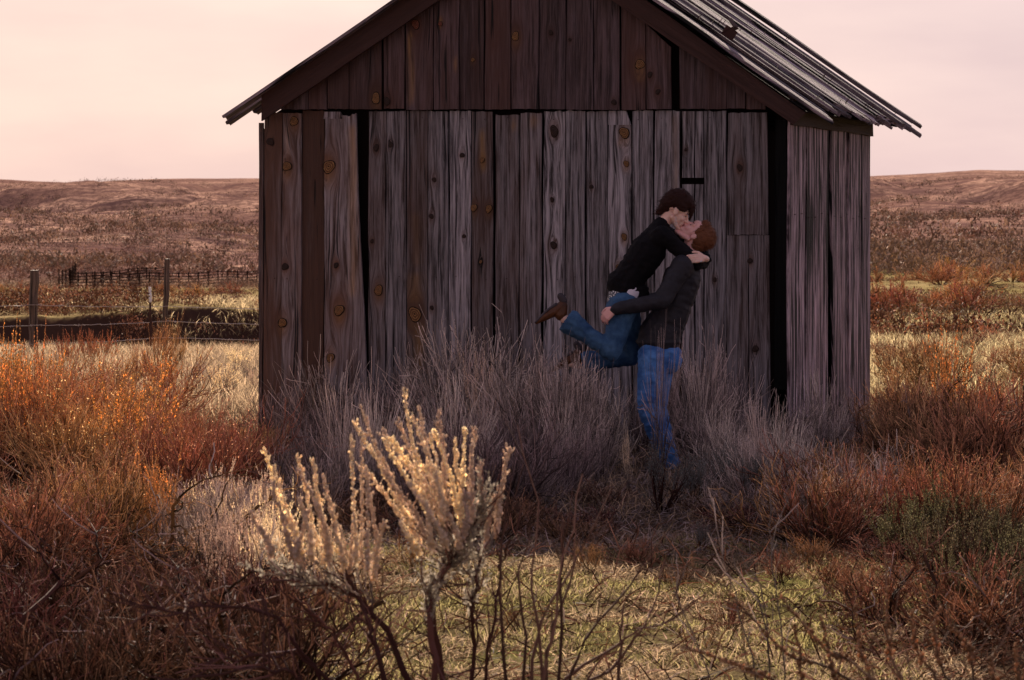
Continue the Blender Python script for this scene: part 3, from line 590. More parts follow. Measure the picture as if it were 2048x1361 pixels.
def bush(kind, seed, H=1.0):
    """returns dict part -> mesh data (built at origin)"""
    rng=np.random.default_rng(seed); parts={}
    w_=Acc()
    def stems(n,sp,L0,L1,up,K=6,wig=.12,rb=.06):
        a_=rng.random(n)*2*np.pi; rd=sp*np.sqrt(rng.random(n)); d=np.stack([np.cos(a_)*rd,np.sin(a_)*rd,np.ones(n)],-1); b=np.stack([np.cos(a_)*rb*rd,np.sin(a_)*rb*rd,np.full(n,-.04)],-1)
        return pathsfrom(b,d,rng.uniform(L0,L1,n)*H,K,np.array([0,0,up]),wig,rng)
    if kind=='grey' or kind=='russet' or kind=='red':
        s1=stems(16,1.3,.35,.7,.05); s2=branch(s1,80,.25,1,.25*H,.45*H,.5,.10,.16,6,rng); s3=branch(s2,260,.2,1,.14*H,.38*H,.45,.10,.13,6,rng); s4=branch(s3,260,.3,1,.05*H,.14*H,.5,.05,.1,3,rng)
        tubes(w_,s1,taper(s1,.012,.006),4,uvt(s1,4,0,.2,rng)); tubes(w_,s2,taper(s2,.0065,.004),3,uvt(s2,3,.15,.5,rng)); tubes(w_,s3,taper(s3,.0042,.0022),3,uvt(s3,3,.35,1,rng)); tubes(w_,s4,taper(s4,.0028,.0017),3,uvt(s4,3,.5,1,rng))
        parts['twigs']=(w_,M[{'grey':'t_grey','russet':'t_russet','red':'t_red'}[kind]])
        if kind!='grey':
            l=Acc(); leaves(l,s3,900,.016,.25,rng); parts['dry_leaves']=(l,M['seed_orange'] if kind=='russet' else M['seed_brown'])
    elif kind=='fan':  # long straight arching wands
        s1=stems(12,1.0,.25,.45,.02); s2=branch(s1,44,.3,1,.3*H,.55*H,.38,.04,.07,7,rng); s3=branch(s2,130,.15,1,.2*H,.5*H,.25,.03,.07,7,rng)
        tubes(w_,s1,taper(s1,.012,.007),4,uvt(s1,4,0,.2,rng)); tubes(w_,s2,taper(s2,.005,.003),3,uvt(s2,3,.2,.6,rng)); tubes(w_,s3,taper(s3,.0042,.0022),3,uvt(s3,3,.4,1,rng)); parts['twigs']=(w_,M['t_grey'])
    elif kind=='seedy' or kind=='seedy_pale':
        s1=stems(12,.75,.3,.5,.08); s2=branch(s1,50,.3,1,.3*H,.5*H,.28,.14,.08,6,rng); s3=branch(s2,60,.2,1,.2*H,.35*H,.25,.14,.05,6,rng)
        tubes(w_,s1,taper(s1,.013,.007),4,uvt(s1,4,0,.2,rng)); tubes(w_,s2,taper(s2,.005,.0025),3,uvt(s2,3,.2,.7,rng)); tubes(w_,s3,taper(s3,.003,.0015),3,uvt(s3,3,.3,.8,rng))
        parts['twigs']=(w_,M['t_russet'] if kind=='seedy' else M['t_grey']); sd=Acc(); allp=np.concatenate([s2,s3]); seeds(sd,allp,4200,.0062,.020,rng,.35); parts['seed_heads']=(sd,M['seed_orange'] if kind=='seedy' else M['seed_pale'])
    elif kind in ('sage','olive'):
        s1=stems(11,1.0,.3,.5,.10,rb=.05); s2=branch(s1,60,.3,1,.22*H,.4*H,.38,.2,.1,6,rng); s3=branch(s2,130,.3,1,.1*H,.25*H,.35,.2,.06,5,rng)
        tubes(w_,s1,taper(s1,.016,.007),5,uvt(s1,5,0,.2,rng)); tubes(w_,s2,taper(s2,.005,.002),3,uvt(s2,3,.1,.4,rng)); tubes(w_,s3,taper(s3,.0025,.0012),3,uvt(s3,3,.2,.5,rng))
        parts['twigs']=(w_,M['t_dark']); l=Acc(); leaves(l,s3,5200,.020,.17,rng,.15,.75); leaves(l,s2,1800,.020,.17,rng,.5,.75); parts['leaves']=(l,M['leaf_sage'] if kind=='sage' else M['leaf_olive'])
    elif kind=='dead':
        s1=stems(10,2.0,.4,.8,-.02,7,.28,.2); s2=branch(s1,60,.2,1,.15*H,.5*H,.7,.0,.25,7,rng); s3=branch(s2,300,.1,1,.06*H,.25*H,.7,.03,.22,5,rng); s4=branch(s3,300,.3,1,.03,.12,.6,.03,.2,3,rng)
        tubes(w_,s1,taper(s1,.016,.008),5,uvt(s1,5,0,.3,rng)); tubes(w_,s2,taper(s2,.006,.003),4,uvt(s2,4,.1,.6,rng)); tubes(w_,s3,taper(s3,.0032,.0015),3,uvt(s3,3,.2,1,rng)); tubes(w_,s4,taper(s4,.002,.001),3,uvt(s4,3,.5,1,rng)); parts['twigs']=(w_,M['t_dark'])
        p_=w_; s5=branch(s2,26,.1,1,.08*H,.3*H,.6,-.02,.3,6,rng); tubes(p_,s5,taper(s5,.005,.002),4,uvt(s5,4,.2,1,rng),mi=1)
    elif kind=='low': # small distant shrub
        s1=stems(16,1.6,.4,.7,.08,4,.2); s2=branch(s1,160,.2,1,.2*H,.4*H,.5,.1,.15,4,rng)
        tubes(w_,s1,taper(s1,.02,.01),3,uvt(s1,3,0,.3,rng)); tubes(w_,s2,taper(s2,.010,.004),3,uvt(s2,3,.3,1,rng)); leaves(w_,s2,500,.05,.25,rng); parts['twigs']=(w_,M['t_russet'])
    return parts
PROT={}
def proto(kind, v, mats=None, name='brush'):
    key=(kind,v,mats)
    if key not in PROT:
        ps=bush(kind,1000+hash(kind)%97*0+sum(map(ord,kind))*10+v); objs=[]
        for pn,(acc,mat) in ps.items():
            m_=M[mats] if (mats and pn=='twigs') else mat
            if kind=='dead': m_=[m_,M['t_pale']]
            o=acc.build(pn,m_); objs.append((pn,o.data)); bpy.data.objects.remove(o)
        PROT[key]=objs
    return PROT[key]
PH={}
def plant(name, kind, v, px, Y, top, label, group=None, mats=None, cat='shrub', Wd=1.0):
    """top: photo row the plant's top reaches"""
    X=(px-CX)/F*Y; z=gnd(X,Y); ps=proto(kind,v,mats)
    if name in ("rabbitbrush","dead_brush"): name={"grey":"rabbitbrush","fan":"rabbitbrush","russet":"russet_brush","red":"brown_brush","seedy":"seed_brush","seedy_pale":"pale_seed_brush","dead":"dead_brush"}[kind]
    me0=ps[0][1]
    if me0.name not in PH:
        c_=np.zeros(len(me0.vertices)*3); me0.vertices.foreach_get('co',c_); PH[me0.name]=np.percentile(c_[2::3],99.3)
    H=max(.16,(H0-(top-YH)/F*Y-z))/PH[me0.name]
    if len(ps)==1:
        r_=bpy.data.objects.new(name, me0); C.objects.link(r_)
    else:
        r_=bpy.data.objects.new(name, None); r_.empty_display_size=.1; C.objects.link(r_)
        for pn,me in ps:
            c_=bpy.data.objects.new(pn,me); C.objects.link(c_); c_.parent=r_
    Hx=max(H,.45)*Wd
    r_.location=(X,Y,z); r_.scale=(Hx,Hx,H); r_.rotation_euler=(random.uniform(-.08,.08),random.uniform(-.08,.08),random.uniform(0,6.28))
    return tag(r_,label,cat,group)
rs=random.Random(11)
def field(kind_list, name, pts, tops, label, group, mats=None, Wd=1.0):
    for p in pts:
        top = p[2] if len(p)>2 else rs.uniform(*tops)
        plant(name, rs.choice(kind_list), rs.randrange(3), p[0], p[1], top, label, group, mats, Wd=Wd*rs.uniform(.85,1.15))
def scat(x0,x1,Y0,Y1,n): return [(rs.uniform(x0,x1), Y0+(Y1-Y0)*(k+rs.random())/n) for k in range(n)]

# --- brush in the shade of the shed, against and before its front wall
def wy(px,d): return 26+(1578-px)/1061*1.43-d      # distance of a spot d metres before the wall
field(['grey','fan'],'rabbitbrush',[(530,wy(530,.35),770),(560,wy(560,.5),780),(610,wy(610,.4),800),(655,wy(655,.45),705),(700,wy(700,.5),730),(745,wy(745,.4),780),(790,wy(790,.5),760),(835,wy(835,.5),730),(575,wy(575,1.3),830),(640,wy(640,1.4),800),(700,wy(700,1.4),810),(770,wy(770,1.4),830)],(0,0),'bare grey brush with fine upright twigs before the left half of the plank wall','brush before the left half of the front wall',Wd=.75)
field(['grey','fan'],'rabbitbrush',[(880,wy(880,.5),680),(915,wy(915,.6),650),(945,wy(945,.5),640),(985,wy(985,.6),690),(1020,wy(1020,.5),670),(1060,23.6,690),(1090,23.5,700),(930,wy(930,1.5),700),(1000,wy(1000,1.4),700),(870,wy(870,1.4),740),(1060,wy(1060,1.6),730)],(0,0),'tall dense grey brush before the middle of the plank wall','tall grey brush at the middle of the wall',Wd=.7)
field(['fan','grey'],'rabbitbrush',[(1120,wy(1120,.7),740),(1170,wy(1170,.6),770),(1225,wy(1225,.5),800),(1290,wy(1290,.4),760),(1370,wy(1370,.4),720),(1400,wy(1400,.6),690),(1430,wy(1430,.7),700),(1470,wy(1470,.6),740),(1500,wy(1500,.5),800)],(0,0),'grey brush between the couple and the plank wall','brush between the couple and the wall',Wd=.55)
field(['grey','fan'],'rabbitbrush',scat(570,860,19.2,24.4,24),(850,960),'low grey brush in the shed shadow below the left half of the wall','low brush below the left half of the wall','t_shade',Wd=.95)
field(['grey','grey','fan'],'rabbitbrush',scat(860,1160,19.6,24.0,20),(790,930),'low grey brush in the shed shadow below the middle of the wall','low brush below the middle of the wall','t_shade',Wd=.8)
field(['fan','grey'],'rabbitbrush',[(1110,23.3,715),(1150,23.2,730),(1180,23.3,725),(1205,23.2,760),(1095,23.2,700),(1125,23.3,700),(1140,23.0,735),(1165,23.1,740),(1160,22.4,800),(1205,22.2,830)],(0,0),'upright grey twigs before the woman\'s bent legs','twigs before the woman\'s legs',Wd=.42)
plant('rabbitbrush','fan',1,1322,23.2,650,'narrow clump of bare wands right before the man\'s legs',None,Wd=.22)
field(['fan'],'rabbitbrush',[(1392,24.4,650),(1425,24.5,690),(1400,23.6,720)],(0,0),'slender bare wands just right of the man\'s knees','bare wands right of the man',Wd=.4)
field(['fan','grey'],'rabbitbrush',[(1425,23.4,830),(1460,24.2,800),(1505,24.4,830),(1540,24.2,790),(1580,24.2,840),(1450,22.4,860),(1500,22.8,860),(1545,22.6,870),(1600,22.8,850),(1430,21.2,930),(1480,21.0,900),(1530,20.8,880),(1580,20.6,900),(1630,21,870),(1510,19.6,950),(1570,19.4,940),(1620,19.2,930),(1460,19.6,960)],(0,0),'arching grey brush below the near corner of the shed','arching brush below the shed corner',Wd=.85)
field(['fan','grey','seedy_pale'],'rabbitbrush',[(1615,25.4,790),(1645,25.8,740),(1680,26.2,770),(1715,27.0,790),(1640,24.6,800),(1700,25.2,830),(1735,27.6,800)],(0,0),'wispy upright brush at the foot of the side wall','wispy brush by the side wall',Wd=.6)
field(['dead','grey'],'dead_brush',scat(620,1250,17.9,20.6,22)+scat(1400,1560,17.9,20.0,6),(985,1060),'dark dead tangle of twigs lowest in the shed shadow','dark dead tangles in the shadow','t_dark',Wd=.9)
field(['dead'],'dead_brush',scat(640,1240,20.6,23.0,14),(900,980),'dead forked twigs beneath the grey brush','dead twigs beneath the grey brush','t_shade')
plant('rabbitbrush','seedy_pale',0,975,24.0,672,'grey brush with one pale cream seed plume before the wall',None,Wd=.4)
plant('rabbitbrush','seedy_pale',2,1258,21.4,850,'thin pale seed stalk left of the man\'s jeans',None,Wd=.16)
plant('sagebrush','sage',0,1322,20.0,885,'silvery green leafy sagebrush below the man\'s legs',Wd=.85)
plant('sagebrush','sage',2,1375,20.4,910,'lower silvery sagebrush just right of the man\'s ankles',Wd=.8)
plant('sagebrush','sage',1,1404,17.5,1040,'single small silver sage sprig at the edge of the grass',Wd=.32)
field(['sage'],'sagebrush',[(1500,20.6,900),(1450,21.4,890)],(0,0),'grey green sagebrush half hidden in arching brush below the shed corner','grey green sage below the shed corner',Wd=.8)
field(['fan'],'rabbitbrush',scat(560,1140,20.5,24.2,13),(740,880),'sparse pale wands standing out of the grey brush left of the couple','pale wands left of the couple','t_tan',Wd=.45)
field(['fan'],'rabbitbrush',scat(1400,1640,20.5,24.2,8),(780,900),'sparse pale wands standing out of the brush right of the couple','pale wands right of the couple','t_tan',Wd=.45)
field(['dead','red'],'dead_brush',[(930,15.2,1170),(1180,16.2,1125),(1330,15.6,1150),(1460,14.2,1190),(1050,14.0,1230),(1270,16.6,1110),(1560,15.8,1150),(820,16.2,1125),(1380,13.4,1260)],(0,0),'tiny dead tuft standing in the small grass clearing','tiny dead tufts in the clearing','t_red',Wd=.35)
# --- left side
field(['russet','russet','grey','seedy'],'rabbitbrush',scat(-60,330,21,32,44),(700,840),'sunlit russet brush in the middle ground left of the shed','russet brush left of the shed','t_russet')
field(['grey','russet'],'rabbitbrush',scat(330,510,20,27,14),(790,880),'grey brown brush near the left foot of the shed','grey brown brush near the left foot','t_russet',Wd=.8)
field(['seedy'],'rabbitbrush',[(8,23,648),(45,22.5,670),(82,25,690)],(0,0),'tall orange seed plumes at the left edge of the photo','orange seed plumes at the left edge',Wd=.5)
plant('rabbitbrush','seedy',1,345,17.2,905,'orange brush thick with seed heads between dark brush and pale brush',None,Wd=.85)
field(['seedy_pale'],'rabbitbrush',[(455,18.2,930),(500,17.0,960),(420,16.2,1010),(530,18.4,940),(480,15.6,1020),(400,18.6,960)],(0,0),'pale tan brush with dry seeds left of the foreground sage','pale tan brush with dry seeds',Wd=.9)
field(['grey','red','dead'],'rabbitbrush',scat(-50,300,15.5,20,26),(880,1000),'tangled red brown brush in the left foreground','red brown brush at left','t_red')
field(['grey','red'],'rabbitbrush',scat(300,560,16.5,20.5,10),(920,1010),'grey brown tangle left of the grass','grey brown tangle left of the grass','t_grey',Wd=.8)
field(['dead','dead','dead','grey'],'dead_brush',scat(-50,590,11.0,15.5,38),(1060,1200),'dark dead brush with bleached twigs in the lower left corner','dark dead brush at lower left','t_dark')
field(['seedy_pale','grey'],'rabbitbrush',scat(340,640,32,46,18),(690,760),'pale sunlit brush beyond the left wall of the shed','pale sunlit brush near the wire fence')
field(['seedy','russet','seedy_pale'],'rabbitbrush',scat(-100,340,33,46,24),(690,750),'sunlit brush around the feet of the fence posts','brush around the fence posts',Wd=1.2)
field(['seedy'],'rabbitbrush',[(175,43,655),(205,44,662),(130,42,668)],(0,0),'bright orange plumed brush just right of the thick fence post','orange plumed brush by the thick post',Wd=1.)
field(['russet'],'rabbitbrush',[(318,38,630),(345,40,650),(285,36,670)],(0,0),'tall bare brush around the crooked fence post','tall brush at the crooked post','t_russet',Wd=.4)
field(['seedy_pale'],'rabbitbrush',[(545,15.0,985),(590,14.6,1010),(510,14.2,1040),(640,14.8,1040),(470,14.6,1000)],(0,0),'feathery pale seed brush directly behind the foreground sage','feathery pale brush behind the foreground sage',Wd=.7)
field(['red','dead','grey'],'rabbitbrush',[(1660,15.6,1130),(1720,15.0,1120),(1760,14.4,1130),(700,15.2,1110),(660,14.0,1150),(1620,16.8,1100)],(0,0),'scrubby low brush at the rim of the small clearing','scrubby brush at the rim of the clearing','t_red',Wd=.6)
field(['grey','fan'],'rabbitbrush',[(1620,18.6,950),(1670,18.0,930),(1720,18.8,900),(1590,18.2,980),(1760,19.4,880)],(0,0),'grey tan brush between the shed corner and the dark right brush','grey tan brush right of the shed corner',Wd=.8)
# --- right side
field(['red','russet','red'],'rabbitbrush',scat(1755,2110,21,32,44),(740,880),'dark red brown brush right of the shed','red brown brush right of the shed','t_red')
field(['red','grey','red'],'rabbitbrush',scat(1620,2100,17.3,21.5,36),(880,980),'dark brown brush in the right middle ground','dark brown brush right','t_red')
field(['dead'],'dead_brush',[(1990,24,760),(2040,23,730),(1960,22.5,800),(2090,24,720),(1800,23.5,740)],(0,0),'black branching dead brush against the pale field at right','black dead brush at right','t_dark',Wd=.5)
plant('rabbitbrush','seedy',0,1905,27,648,'tallest orange seed plume right of the shed',None,Wd=.35)
field(['seedy'],'rabbitbrush',[(1985,25.5,730),(1955,24.6,760),(2025,26,740)],(0,0),'small orange plume among dark brush at right','small orange plumes at right',Wd=.4)
field(['olive'],'sagebrush',[(1850,15.8,1010),(1905,15.2,1020),(1960,15.6,1010),(2020,15.0,1060),(2080,15.6,1020),(1880,17.2,960),(2000,17.0,1000),(1815,16.8,1000),(1930,14.2,1100),(2045,13.9,1120),(1640,18.8,960),(1740,18.4,980)],(0,0),'olive leafy sagebrush at the right edge of the grass','olive sagebrush at right')
field(['dead','red'],'dead_brush',[(1770,16.6),(1835,15.0),(1930,13.4),(2010,13.2),(2060,12.6),(1700,17.4),(1880,14.2),(1980,14.2)],(1080,1140),'low brown dead brush at the foot of the olive sagebrush','dead brush under the olive sage')
field(['russet','red'],'rabbitbrush',scat(1730,2150,33,58,36),(650,720),'rusty brush between the shed and the creek at right','rusty brush by the right creek',Wd=1.2)
def shr(n,x0,x1,Y0,Y1,h0,h1,label,group):
    for k in range(n):
        px=rs.uniform(x0,x1); Y=rs.uniform(Y0,Y1); zz=gnd((px-CX)/F*Y,Y); h=rs.uniform(h0,h1)
        plant('shrub',rs.choice(['low','low']),rs.randrange(3),px,Y,YH+(H0-zz-h)/Y*F,label,group,Wd=1.3)
shr(30,1745,2120,72,150,.45,.9,'small bush on the pale green field right of the shed','bushes on the right field')
shr(1,1905,1908,135,137,1.0,1.1,'dark round bush standing alone far out on the right field',None)
shr(46,-60,540,118,240,.4,.8,'small bush on the pale field beyond the left gully','bushes beyond the gully')

# --- masses nobody could count
def clumps(name, n, x0,x1,Y0,Y1, size, per, mat, label, thr=None, logY=True, seed=3, q=.085, pm=6, sc=35.):
    per=int(per*pm); rng=np.random.default_rng(seed); m=n*3; Y=np.exp(rng.uniform(np.log(Y0),np.log(Y1),m)) if logY else rng.uniform(Y0,Y1,m); px=rng.uniform(x0,x1,m); X=(px-CX)/F*Y
    if thr is not None: k=(fbm(X/sc,Y/sc*.6,51,4)+rng.normal(0,.08,m))>thr; X=X[k];Y=Y[k]
    X=X[:n];Y=Y[:n]; N=len(X); Z=tz(X,Y); s_=(size*rng.uniform(.5,1.5,N))
    c_=np.stack([X,Y,Z],-1)[:,None]+rng.normal(0,1,(N,per,3))*np.array([.42,.42,.25])*s_[:,None,None]+np.array([0,0,.38])*s_[:,None,None]
    d=norm(rng.normal(0,1,(N,per,3))+np.array([0,0,1.3])); e_=norm(np.cross(d,rng.normal(0,1,(N,per,3)))); L=s_[:,None,None]*q*rng.uniform(.6,1.5,(N,per,1)); 
    V=np.stack([c_-d*L,c_+e_*L*.3,c_+d*L,c_-e_*L*.3],2).reshape(-1,3); a_=Acc(); a_.add(V,np.arange(len(V)).reshape(-1,4),np.stack([np.tile([0,.5,1,.5],N*per),np.repeat(rng.random(N),per*4)],-1))
    return tag(a_.build(name,mat),label,None,kind='stuff')
clumps('hillside_sagebrush',15000,-500,2500,430,2500,1.7,9,M['t_hill'],'dark sagebrush speckling the far hillsides',thr=-.06,q=.16,pm=2.2)
clumps('hillside_grass',5000,-500,2500,380,2300,1.5,7,M['straw_far'],'pale bunch grass speckling the far hillsides',thr=-.15,seed=8,q=.16,pm=2)
clumps('brush_belt',3600,1500,2500,140,360,1.1,14,M['t_hill'],'rusty brush belt along the foot of the right hillside',seed=4,thr=-.02,sc=22.)
clumps('valley_brush',1500,-300,600,330,760,1.0,12,M['t_hill'],'brush belt on the valley floor beyond the corral',seed=5,thr=-.04,sc=30.)
clumps('field_tussocks',450,-200,640,116,340,.5,10,M['straw_far'],'dry tussocks across the pale left field',seed=6,thr=.03,sc=14.)
clumps('pasture_tussocks',900,1500,2300,68,160,.35,10,M['straw_far'],'dry tussocks across the pale right field',seed=9,thr=.05,sc=7.)
clumps('creek_brush',260,1500,2300,56,72,.45,20,M['t_red'],'dark brush along the creek edge at right',seed=10,thr=.06,sc=5.)
clumps('gully_brush',380,-200,640,109,119,.55,10,M['t_red'],'dark brush on the shaded gully bank',seed=12,thr=-.05,sc=4.)
def grass(name, n, x0,x1,Y0,Y1,h0,h1,wd,mat,label,lay=.5,seed=1,thr=None,fr=1.2):
    rng=np.random.default_rng(seed); m=n*2 if thr is not None else n; Y=rng.uniform(Y0,Y1,m); X=(rng.uniform(x0,x1,m)-CX)/F*Y
    if thr is not None: k=(fbm(X*fr,Y*fr,71,4)+rng.normal(0,.1,m))>thr; X=X[k][:n];Y=Y[k][:n]
    N=len(X); Z=tz(X,Y)-.004; L=rng.uniform(h0,h1,N)[:,None]; d=norm(rng.normal(0,lay,(N,3))*np.array([1,1,.3])+np.array([0,0,1.])); s_=norm(np.cross(d,rng.normal(0,1,(N,3))))*wd
    b=np.stack([X,Y,Z],-1); md=b+d*L*.55; tip=md+norm(d+rng.normal(0,.5,(N,3))*np.array([1,1,.2])-np.array([0,0,.25]))*L*.5
    V=np.stack([b-s_,b+s_,md+s_*.8,tip,md-s_*.8],1).reshape(-1,3); q=np.arange(N)[:,None]*5
    a_=Acc(); a_.add(V,q+np.array([[0,1,2,4]]),np.stack([np.tile([0,0,.5,1,.5],N),np.repeat(rng.random(N),5)],-1))
    a_.f.append(q+np.array([[4,2,3]])); a_.mi.append(np.zeros(N,int)); a_.v.append(np.zeros((0,3))); a_.uv.append(np.zeros((0,2))); a_.tone.append(np.zeros((0,3)))
    return tag(a_.build(name,mat),label,None,kind='stuff')
grass('grass',60000,480,1950,9.5,18.6,.02,.06,.0022,M['lawn'],'short green and tan grass in the foreground',seed=1,thr=.10,fr=1.7)
grass('dead_grass',100000,480,1950,9.5,18.8,.02,.08,.002,M['straw'],'dead straw lying among the green grass',lay=1.8,seed=2,thr=-.12,fr=2.3)
grass('fallen_twigs',4500,480,1950,9.5,18.8,.08,.30,.0035,M['t_red'],'dark fallen twigs scattered in the grass',lay=4,seed=22)
grass('litter',32000,500,1800,17.2,26,.03,.16,.0022,M['t_grey'],'fallen twigs and litter under the brush',lay=2.5,seed=3)
grass('straw',26000,-150,2250,19,34,.05,.2,.003,M['straw'],'dry straw under the brush beside the shed',lay=.8,seed=4)
grass('meadow_grass',60000,-200,640,30,54,.08,.32,.005,M['straw'],'pale dry grass around the wire fence',lay=.5,seed=5)
grass('bank_grass',16000,-200,640,112,150,.12,.45,.015,M['straw'],'dry grass along the brink of the gully',lay=.6,seed=15,thr=.0,fr=.25)
grass('field_grass',30000,1500,2250,32,72,.06,.28,.006,M['straw'],'dry grass before the creek at right',lay=.5,seed=6)
grass('corner_straw',6000,-150,640,10.5,19,.04,.16,.0025,M['t_red'],'dark dry litter in the lower left corner',lay=1.8,seed=7)
grass('bank_litter',9000,1650,2250,12,21,.04,.15,.0025,M['t_red'],'dark dry litter under the right brush',lay=1.8,seed=8)

# --- foreground sagebrush with the pale seed spikes (nearest plant)
def poly(pts, Y, n=14):
    """smooth 3-D polyline through photo pixels at distance Y (+dy per point)"""
    P=np.array([list(at(p[0],p[1],Y+(p[2] if len(p)>2 else 0))) for p in pts]); t=np.linspace(0,len(P)-1,n); out=[]
    for q in t:
        i=min(int(q),len(P)-2); f=q-i; p0=P[max(i-1,0)];p1=P[i];p2=P[i+1];p3=P[min(i+2,len(P)-1)]
        out.append(.5*((2*p1)+(-p0+p2)*f+(2*p0-5*p1+4*p2-p3)*f*f+(-p0+3*p1-3*p2+p3)*f**3))
    return np.array(out)
hr=np.random.default_rng(42); HY=9.4
hero=empty('sagebrush',at(890,0,HY)*0+Vector(((890-CX)/F*HY,HY,gnd((890-CX)/F*HY,HY))),'nearest sagebrush with thick pale cream seed spikes and dark forked stems','shrub')
HO=Vector(hero.location)
def hpart(acc,name,mat,smooth=False,label=None):
    o=acc.build(name,mat,hero,smooth); o.matrix_parent_inverse=Matrix.Translation(-HO)
    if label: o['label']=label
    return o
st=Acc()
limbs=[([(885,1690),(880,1500),(872,1361),(862,1250),(858,1180),(900,1130)],.013,.007),
 ([(900,1650,.1),(905,1450,.1),(880,1300,.1),(868,1200,.05),(905,1120),(945,1060),(960,1010)],.011,.004),
 ([(880,1600),(850,1420),(790,1300),(740,1215),(690,1180),(620,1168),(560,1140)],.012,.004),
 ([(885,1650,.15),(930,1450,.15),(950,1330,.15),(945,1230,.1),(950,1180),(960,1120)],.008,.004),
 ([(800,1500,-.1),(760,1330,-.1),(735,1250,-.05),(715,1190),(700,1150)],.009,.004),
 ([(640,1361,-.2),(560,1250,-.2),(470,1210,-.2),(380,1225,-.2),(300,1215,-.2)],.006,.002),
 ([(700,1420,-.2),(610,1320,-.2),(520,1310,-.2),(420,1322,-.2)],.007,.003),
 ([(740,1480,.2),(700,1330,.2),(640,1240,.2),(600,1200,.2)],.006,.003),
 ([(900,1600,.1),(960,1400,.1),(975,1300,.1),(990,1200,.1),(1005,1130,.1),(1020,1080)],.006,.003),
 ([(720,1500,-.3),(600,1361,-.3),(520,1340,-.3),(330,1361,-.3)],.008,.003)]
LP=[]
for pts,r0,r1 in limbs:
    P=poly(pts,HY,16); P[1:-1]+=hr.normal(0,.006,(14,3)); LP.append(P); tubes(st,P[None],np.linspace(r0,r1,16)[None],7,uvt(P[None],7,0,.5,hr))
L_=np.array(LP); b2=branch(L_,190,.3,1,.06,.22,.6,.08,.2,5,hr); tubes(st,b2,taper(b2,.003,.0012),4,uvt(b2,4,.3,.9,hr))
hpart(st,'stems',M['t_bark'])
spikes=[ # root px, bend px, tip px, seed start fraction
 ((905,1120),(800,1010),(722,820)),((905,1118),(830,1000),(745,870)),((900,1115),(800,1010),(716,850)),((905,1110),(840,960),(806,772)),((910,1110),(850,960),(790,838)),((910,1110),(855,980),(770,855)),
 ((915,1110),(870,980),(838,812)),((915,1110),(880,1000),(852,860)),((920,1110),(900,960),(885,818)),((925,1110),(905,980),(868,850)),((925,1105),(915,1000),(908,880)),((935,1100),(925,1000),(925,850)),
 ((900,1120),(820,1040),(735,920)),((905,1115),(830,1030),(770,930)),((930,1110),(935,1000),(950,872)),((930,1110),(880,1060),(820,960)),((935,1100),(905,1060),(860,950)),((940,1090),(960,1010),(955,930)),
 ((915,1110),(875,990),(820,840)),((905,1110),(845,990),(778,880)),((920,1105),(890,990),(846,870)),((930,1100),(900,1000),(893,860)),((910,1110),(860,1010),(812,890)),
 ((625,1168),(580,1060),(541,900)),((650,1172),(590,1080),(548,940)),((670,1176),(620,1060),(590,915)),((690,1180),(640,1060),(597,945)),((700,1182),(650,1060),(627,922)),((710,1184),(680,1080),(640,950)),
 ((735,1200),(700,1080),(690,888)),((740,1205),(715,1080),(713,878)),((745,1210),(735,1090),(722,930)),((745,1212),(750,1100),(735,985)),((715,1190),(690,1100),(670,1010)),((600,1160),(560,1080),(528,960)),((640,1170),(600,1110),(565,1030)),
 ((980,1100),(1000,1000),(1018,895)),((985,1110),(1000,1060),(1010,985)),((960,1120),(950,1010),(948,905)),((640,1172),(615,1090),(583,1000)),((590,1160),(590,1090),(604,1015)),((660,1175),(655,1110),(660,1035)),((700,1184),(700,1130),(708,1055)),((745,1212),(755,1120),(768,1035)),((880,1140),(840,1090),(806,1050)),((890,1135),(865,1080),(850,1010)),((930,1110),(930,1050),(935,985)),((965,1110),(975,1060),(985,1000)),((570,1150),(545,1080),(512,1010)),((720,1200),(690,1120),(655,1060)),((690,1182),(655,1100),(640,1030))]
for k,(a_,b_,c_) in enumerate(spikes):
    dy=hr.uniform(-.16,.16); P=poly([a_+(dy*.2,),((a_[0]*.45+b_[0]*.55)-6,(a_[1]*.5+b_[1]*.5)+8,dy*.6),b_+(dy*.9,),c_+(dy,)],HY,18); P[1:]+=np.cumsum(hr.normal(0,.0030,(17,3)),0)
    sa=Acc(); tubes(sa,P[None],np.linspace(.0028,.001,18)[None],4,uvt(P[None],4,.5,1,hr),mi=1)
    # short side sprigs carrying the clustered seeds
    sp=branch(P[None],40,.46,.97,.010,.030,.55,.25,.05,4,hr); tubes(sa,sp,taper(sp,.0012,.0008),3,uvt(sp,3,.6,1,hr),mi=1)
    Ls=np.linalg.norm(P[-1]-P[9]); seeds(sa,sp,int(260),.0040,.005,hr,.1,True); seeds(sa,P[None],int(230),.0042,.0135,hr,.46,True)
    hpart(sa,'seed_spike',[M['seed_pale'],M['t_grey']],True)
lf_=Acc(); sp=branch(L_[[0,1,2,3]],120,.55,1,.05,.16,.5,.3,.1,5,hr); tubes(lf_,sp,taper(sp,.0016,.0009),3,uvt(sp,3,.4,.9,hr)); leaves(lf_,sp,3000,.017,.18,hr,.1,.7); hpart(lf_,'leaves',M['leaf_pale'])

